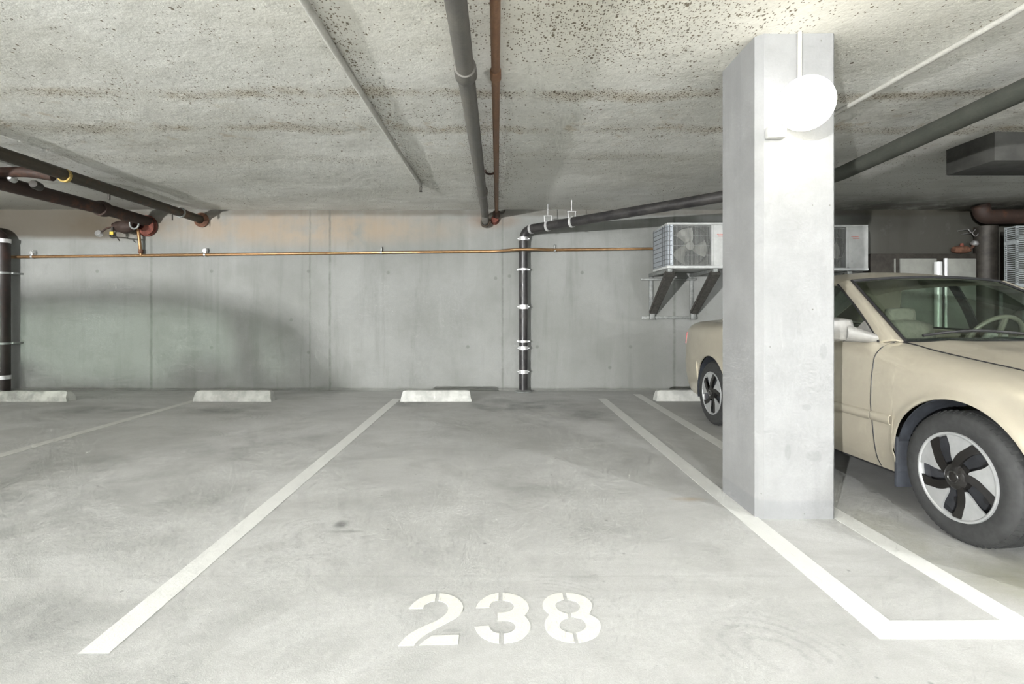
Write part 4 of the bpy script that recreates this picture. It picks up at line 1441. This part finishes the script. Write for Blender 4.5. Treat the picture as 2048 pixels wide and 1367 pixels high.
def build_car(label, loc, rotz):
    t = thing('car', label, 'car', loc, rotz)
    for s in (-1, 1):
        for ga in (0.527, 1.593, 2.289):
            bm = sw([(s * (half_w(ga, z) - 0.001), ga, z) for z in [SILL + 0.01 + (itp(BELT, ga) - SILL - 0.012) * k / 22 for k in range(23)]], 0.0042, 6)
            obj('panel_gap', bm, M['trim'], t)
        bm = sw([(s * (itp(PLAN, a) - itp(INSET, a) - 0.003), a, itp(BELT, a) + 0.0015) for a in [-0.88 + 1.38 * k / 30 for k in range(31)]], 0.0045, 6)
        obj('panel_gap', bm, M['trim'], t)
        f = obj('fender', side_panel(s, -0.93, 0.524), M['paint'], t, 50)
        d1 = obj('front_door', side_panel(s, 0.530, 1.590, rows=30), M['paint'], t, 50)
        d2 = obj('rear_door', side_panel(s, 1.596, 2.286), M['paint'], t, 50)
        obj('quarter_panel', side_panel(s, 2.292, 3.78), M['paint'], t, 50)
        # body-coloured rubbing strip, one length per panel
        for (a0, a1, par) in ((AR + 0.01, 0.522, f), (0.532, 1.588, d1), (1.598, 2.284, d2)):
            bm = bmesh.new()
            P = []
            for i in range(9):
                a = a0 + (a1 - a0) * i / 8
                P.append([(s * (half_w(a, z) + o_), a, z) for z, o_ in ((0.478, 0.0), (0.483, 0.012), (0.50, 0.017), (0.522, 0.016), (0.532, 0.010), (0.537, 0.0))])
            grid(bm, P)
            obj('side_moulding', thick(bm, 0.004), M['paint'], par, 50)
        for a, par in ((1.45, d1), (2.18, d2)):
            wv = half_w(a, 0.80)
            obj('door_handle', blob_box((s * (wv + 0.012), a, 0.80), (0.014, 0.085, 0.018), 0.4), M['paint'], par, 60)
        # black sill and arch liner
        bm = bx((min(s * 0.70, s * 0.815), 0.40, 0.19), (max(s * 0.70, s * 0.815), 2.27, 0.24), 0.01)
        obj('sill', bm, M['trim'], t)
        for c in AX:
            bm = bmesh.new()
            P = []
            for k in range(25):
                th = -0.25 + (PI + 0.5) * k / 24
                rr = AR + 0.004
                P.append([(s * x, c + rr * math.cos(th), HUBZ + rr * math.sin(th)) for x in (0.855, 0.75, 0.62)])
            grid(bm, P)
            obj('arch_liner', thick(bm, 0.006), M['liner'], t, 60)
        # mud flap behind the front wheel
        obj('mud_flap', bx((min(s * 0.70, s * 0.865), AR - 0.012, 0.14), (max(s * 0.70, s * 0.865), AR + 0.010, 0.42), 0.006), M['liner'], t)
        # front pillar
        bm = bmesh.new()
        P = []
        for i in range(13):
            q = i / 12
            A, B = ws_edge(q), pil_edge(q)
            m = (A + B) / 2 + Vector((0.018, -0.022, 0.012))
            P.append([tuple(mirrored(v, s)) for v in (A, A.lerp(m, 0.6) + Vector((0.003, -0.006, 0.004)), m, B.lerp(m, 0.55) + Vector((0.005, -0.004, 0.002)), B)])
        grid(bm, P)
        obj('front_pillar', thick(bm, 0.012), M['paint'], t, 60)
        # windscreen rubber along the pillar
        bm = sw([tuple(mirrored(ws_edge(i / 12) + Vector((-0.004, -0.004, 0.003)), s)) for i in range(13)], 0.009, 8)
        obj('screen_seal', bm, M['trim'], t)
        bm = sw([tuple(mirrored(pil_edge(i / 12) + Vector((0.002, 0.004, 0.0)), s)) for i in range(13)], 0.007, 8)
        obj('window_seal', bm, M['trim'], d1)
        # door glass
        zb = lambda a: side_pt(a, 0.0)
        bm = quad_glass(lambda q: pil_edge(q) + Vector((-0.012, 0.01, 0)), lambda q: side_pt(1.55, q) + Vector((-0.012, 0, 0)))
        for v in bm.verts:
            v.co.x *= s
        obj('window', bm, M['side_glass'], d1, 60)
        bm = quad_glass(lambda q: side_pt(1.62, q) + Vector((-0.012, 0, 0)), lambda q: side_pt(2.40 - 0.30 * q, q) + Vector((-0.012, 0, 0)))
        for v in bm.verts:
            v.co.x *= s
        obj('window', bm, M['side_glass'], d2, 60)
        # centre pillar, belt trim
        bm = quad_glass(lambda q: side_pt(1.545, q) + Vector((-0.004, 0, 0)), lambda q: side_pt(1.625, q) + Vector((-0.004, 0, 0)), 6)
        for v in bm.verts:
            v.co.x *= s
        obj('centre_pillar', thick(bm, 0.012), M['trim'], t, 60)
        bm = sw([tuple(mirrored(side_pt(0.60 + 1.80 * i / 16, 0.0) + Vector((0.002, 0, 0.004)), s)) for i in range(17)], 0.009, 8)
        obj('belt_trim', bm, M['trim'], t)
        # rear pillar
        bm = bmesh.new()
        P = []
        for i in range(11):
            q = i / 10
            A = side_pt(2.40 - 0.30 * q, q)
            B = Vector((0.60 + (0.52 - 0.60) * q, 3.02 + (2.42 - 3.02) * q, 1.035 + (1.312 - 1.035) * q))
            m = A.lerp(B, 0.6) + Vector((0.045, 0, 0.02))
            P.append([tuple(mirrored(v, s)) for v in (A, A.lerp(m, 0.5) + Vector((0.008, 0, 0)), m, m.lerp(B, 0.5) + Vector((0.01, 0, 0.008)), B)])
        grid(bm, P)
        obj('rear_pillar', thick(bm, 0.012), M['paint'], t, 60)
        # door mirror
        mr = obj('door_mirror', blob_box((s * 1.00, 0.70, 1.005), (0.105, 0.06, 0.068), 0.5, 8), M['mirror_paint'], d1, 80)
        bm = bmesh.new()
        P = []
        for i in range(9):
            q = i / 8
            x = 0.80 + 0.15 * q
            a = 0.62 + 0.05 * q
            h = 0.030 + 0.028 * q
            z = 0.955 + 0.035 * q
            P.append([(s * x, a + 0.045 * math.cos(2 * PI * k / 12), z + h * math.sin(2 * PI * k / 12)) for k in range(13)])
        grid(bm, P)
        obj('mirror_arm', bm, M['mirror_paint'], d1, 60)
        bm = bmesh.new()
        tri = [pil_edge(0.02) + Vector((0.006, 0.0, 0)), pil_edge(0.30) + Vector((0.006, 0.0, 0)), side_pt(0.80, 0.02) + Vector((0.006, 0, 0))]
        vs = [bm.verts.new(mirrored(v, s)) for v in tri]
        bm.faces.new(vs)
        obj('mirror_sail', thick(bm, 0.012), M['mirror_paint'], d1)
        # lamps
        bm = bmesh.new()
        P = []
        for i in range(7):
            a = 3.60 + 0.185 * i / 6
            P.append([(s * (half_w(a, z) + 0.006), a, z) for z in (0.76, 0.80, 0.85, 0.89)])
        grid(bm, P)
        obj('tail_lamp', thick(bm, 0.010), M['red_lens'], t, 50)
        bm = bmesh.new()
        P = []
        for i in range(9):
            a = -0.93 + 0.22 * i / 8
            P.append([(s * (half_w(a, z) + 0.006), a, z) for z in (0.615, 0.64, 0.665, 0.69)])
        grid(bm, P)
        obj('head_lamp', thick(bm, 0.010), M['clear_lens'], t, 50)
        for c in AX:
            wheel(t, s, c, 199 if c == 0 else 215)

    # bumpers: wrap round nose and tail, standing slightly proud
    def bumper(a_end, a_arch, zlo, zhi, name):
        bm = bmesh.new()
        P = []
        n = 30
        for i in range(n + 1):
            q = -1 + 2 * i / n
            s = 1 if q >= 0 else -1
            k = abs(q)
            if k < 0.45:
                x = half_w(a_end, 0.45) * (k / 0.45) * s
                bow = 0.05 * (1 - (k / 0.45) ** 2)
                a = a_end + (-bow if a_end < 0 else bow)
                fx = None
            else:
                a = a_end + (a_arch - a_end) * (k - 0.45) / 0.55
                fx = s
            row = []
            for z, o_ in ((zlo, -0.03), (zlo + 0.05, 0.004), (zlo + 0.18, 0.014), (zhi - 0.05, 0.012), (zhi, -0.006)):
                if fx is None:
                    row.append((x, a + (-o_ if a_end < 0 else o_), z))
                else:
                    row.append((fx * (half_w(a, z) + o_ * 0.6), a, z))
            P.append(row)
        grid(bm, P)
        return obj(name, thick(bm, 0.010), M['paint'], t, 50)

    bumper(-0.935, -AR - 0.035, 0.20, 0.608, 'front_bumper')
    bumper(3.785, 2.67 + AR + 0.035, 0.24, 0.62, 'rear_bumper')
    # nose and tail panels above the bumpers
    for a_e, z0, z1, nm, mt in ((-0.935, 0.60, 0.672, 'grille', M['trim']), (3.785, 0.60, 0.955, 'tail_panel', M['paint'])):
        bm = bmesh.new()
        P = []
        for i in range(17):
            x = (-1 + 2 * i / 16)
            bow = 0.05 * (1 - x * x)
            P.append([(x * half_w(a_e, z0 + (z1 - z0) * k / 4), a_e + (-bow if a_e < 0 else bow), z0 + (z1 - z0) * k / 4) for k in range(5)])
        grid(bm, P)
        obj(nm, thick(bm, 0.01), mt, t, 50)
    # hood
    bm = bmesh.new()
    P = []
    nh = 26
    for i in range(nh + 1):
        q = i / nh
        row = []
        for j in range(33):
            u = -1 + 2 * j / 32
            a_rear = 0.505 - 0.10 * (1 - u * u)
            a_front = -0.90 - 0.075 * (1 - u * u)
            a = a_front + (a_rear - a_front) * q
            ae = -0.90 + (0.505 + 0.90) * q
            we = itp(PLAN, ae) - itp(INSET, ae) - 0.005
            ze = itp(BELT, ae) + 0.001
            crown = itp([(0, 0.02), (0.3, 0.045), (0.7, 0.042), (1.0, 0.012)], q)
            ridge = 0.012 * math.exp(-((abs(u) - 0.70) / 0.12) ** 2)
            row.append((u * we, a, ze + crown * (1 - u * u) + ridge * (1 - abs(u)) * 2.0))
        P.append(row)
    grid(bm, P)
    obj('hood', thick(bm, 0.012), M['paint'], t, 60)
    # cowl and wipers
    bm = bmesh.new()
    P = []
    for j in range(33):
        u = -1 + 2 * j / 32
        a_r = 0.505 - 0.10 * (1 - u * u)
        P.append([(u * 0.705, a_r - 0.006, 0.932 + 0.010 * (1 - u * u)), (u * 0.71, a_r + 0.025, 0.926 + 0.010 * (1 - u * u)), (u * 0.70, a_r + 0.05, 0.955 + 0.010 * (1 - u * u))])
    grid(bm, P)
    obj('cowl', thick(bm, 0.008), M['trim'], t, 60)

    # windscreen and header
    def screen(u, q):
        E = ws_edge(q)
        bowa = itp([(0, 0.085), (1, 0.045)], q)
        bowz = itp([(0, 0.010), (1, 0.026)], q)
        return Vector((E.x * u, E.y - bowa * (1 - u * u), E.z + bowz * (1 - u * u)))
    bm = bmesh.new()
    grid(bm, [[tuple(screen(-1 + 2 * i / 28, j / 12)) for j in range(13)] for i in range(29)])
    obj('windscreen', bm, M['glass'], t, 80)
    for (u0, u1) in ((-0.86, -0.02), (0.02, 0.80)):
        bm = sw([tuple(screen(u0 + (u1 - u0) * i / 10, 0.04 + 0.05 * math.sin(PI * i / 10)) + Vector((0, -0.018, 0.012))) for i in range(11)], 0.008, 8)
        obj('wiper', bm, M['trim'], t)
    bm = sw([tuple(screen(-1 + 2 * i / 24, 0.985) + Vector((0, -0.004, 0.004))) for i in range(25)], 0.010, 8)
    obj('screen_seal', bm, M['trim'], t)
    # roof
    bm = bmesh.new()
    P = []
    for i in range(25):
        a = 1.165 + (2.42 - 1.165) * i / 24
        row = []
        for j in range(33):
            u = -1 + 2 * j / 32
            w = u * DRIP_W
            k = abs(w) / EDGE_W
            front = 0.045 * (1 - min(1, k * k)) * max(0, 1 - (a - 1.165) / 0.3)
            ze, zc = roof_edge(a), roof_apex(max(1.12, a - 0.045))
            z = zc - (zc - ze) * min(k, 1.0) ** 2.2
            if k > 1:
                z = ze - 0.027 * ((abs(w) - EDGE_W) / (DRIP_W - EDGE_W)) ** 1.5
            row.append((w, a - front, z))
        P.append(row)
    grid(bm, P)
    obj('roof', thick(bm, 0.014), M['paint'], t, 60)
    # rear window, boot lid
    def rear(u, q):
        return Vector((u * (0.52 + 0.085 * q), 2.42 + 0.60 * q + 0.05 * (1 - u * u), 1.312 + (1.035 - 1.312) * q + 0.055 * (1 - u * u) * (1 - q * 0.8)))
    bm = bmesh.new()
    grid(bm, [[tuple(rear(-1 + 2 * i / 20, j / 8)) for j in range(9)] for i in range(21)])
    obj('rear_window', bm, M['glass'], t, 80)
    bm = bmesh.new()
    P = []
    for i in range(15):
        a = 2.98 + (3.80 - 2.98) * i / 14
        row = []
        for j in range(25):
            u = -1 + 2 * j / 24
            we = itp(PLAN, a) - itp(INSET, a)
            row.append((u * we, a + 0.03 * (1 - u * u), itp(BELT, a) + 0.028 * (1 - u * u)))
        P.append(row)
    grid(bm, P)
    obj('boot_lid', thick(bm, 0.012), M['paint'], t, 60)
    # floor pan and cabin
    bm = bx((-0.62, -0.85, 0.20), (0.62, 3.6, 0.33), 0.03)
    obj('floor_pan', bm, M['trim'], t)
    bm = bmesh.new()
    P = []
    for j in range(25):
        u = -1 + 2 * j / 24
        a_r = 0.52 - 0.09 * (1 - u * u)
        P.append([(u * 0.70, a_r + 0.01, 0.930), (u * 0.70, a_r + 0.16, 0.940 + 0.012 * math.cos(u * 6)), (u * 0.70, a_r + 0.34, 0.935 + 0.02 * (u > 0.15)), (u * 0.70, a_r + 0.40, 0.87), (u * 0.70, a_r + 0.36, 0.55)])
    grid(bm, P)
    obj('dashboard', thick(bm, 0.02), M['dash'], t, 60)
    stw = bpy.data.objects.new('steering_wheel', None)
    COL.objects.link(stw)
    stw.parent = t
    stw.location = (0.36, 1.02, 0.92)
    stw.rotation_euler = (math.radians(-62), 0, 0)
    bm = bmesh.new()
    sweep(bm, [(0.185 * math.cos(2 * PI * k / 40), 0.185 * math.sin(2 * PI * k / 40), 0) for k in range(40)], 0.015, 10, 0, True, True)
    obj('wheel_rim', bm, M['wheel_grip'], stw, 60)
    bm = bmesh.new()
    for th in (0.1, PI - 0.1, -PI / 2):
        sweep(bm, [(0, 0, -0.02), (0.18 * math.cos(th), 0.18 * math.sin(th), 0)], 0.018, 8)
    obj('spokes', bm, M['wheel_grip'], stw)
    obj('hub_pad', blob_box((0, 0, 0.0), (0.07, 0.06, 0.025), 0.4), M['dash'], stw)
    for x in (-0.36, 0.36):
        st = bpy.data.objects.new('front_seat', None)
        COL.objects.link(st)
        st.parent = t
        obj('cushion', blob_box((x, 1.40, 0.50), (0.24, 0.27, 0.10), 0.4), M['cabin'], st, 80)
        bm = blob_box((x, 0, 0), (0.225, 0.07, 0.28), 0.4)
        for v in bm.verts:
            z = v.co.z
            v.co.y += 1.72 + 0.28 * z
            v.co.z += 0.76
        obj('backrest', bm, M['cabin'], st, 80)
        obj('headrest', blob_box((x, 1.82, 1.08), (0.11, 0.045, 0.07), 0.45), M['cabin'], st, 80)
    obj('rear_seat', blob_box((0, 2.42, 0.68), (0.62, 0.10, 0.28), 0.25), M['cabin'], t, 80)
    obj('parcel_shelf', bx((-0.60, 2.50, 0.985), (0.60, 2.98, 1.0), 0.004), M['cabin'], t)
    return t


car_yaw = math.radians(1.9)
first_car = build_car('champagne gold sedan parked nose-out behind the concrete column at the right', (3.085, 2.54, 0), car_yaw)

# ------------------------------------------------------------------ across the aisle, behind the viewpoint
other = copy_tree(first_car)
other.location = (-5.93, -2.0, 0)
other.rotation_euler = (0, 0, PI)
tag(other, 'second sedan across the aisle, out of frame, casting a roof-shaped shadow', 'car')


def fill_lamp(x, y, label):
    t = thing('fill_lamp', label, 'lamp', (x, y, CEIL_Z), 0, 'unseen fill globes on the ceiling of the aisle')
    obj('base', la([(0.0, 0.02), (0.11, 0.02), (0.11, -0.03), (0.08, -0.05), (0.0, -0.05)], (0, 0, 0), (0, 0, 1), 28), M['lamp_base'], t)
    obj('globe', la(globe_prof(0.13, 0.85, 14), (0, 0, -0.15), (0, 0, 1), 28), M['fill_globe'], t, 80)
    return t


for lx_, ly_ in ((-9.5, -1.0), (0.6, -2.3), (4.2, -0.5)):  # added out of view to brighten the floor, ceiling and hood
    fill_lamp(lx_, ly_, 'unseen globe lamp added for fill light on the aisle ceiling behind the viewpoint')
t = thing('key_lamp', 'low key lamp on a made-up short post behind the second sedan, out of frame', 'lamp', (-6.0, -7.6, 0))
obj('post', la([(0.0, 0.0), (0.16, 0.0), (0.16, 0.02), (0.05, 0.03), (0.045, 1.24), (0.07, 1.26), (0.0, 1.26)], (0, 0, 0), (0, 0, 1), 24), M['galv'], t)  # made-up post for the key light, set to the roof shadow's height
ld = bpy.data.lights.new('bulb', 'POINT')
ld.energy = LOW_LAMP_W
ld.color = (1.0, 1.0, 0.99)
ld.shadow_soft_size = 0.07
lo = bpy.data.objects.new('bulb', ld)
COL.objects.link(lo)
lo.parent = t
lo.location = (0, 0, 1.405)
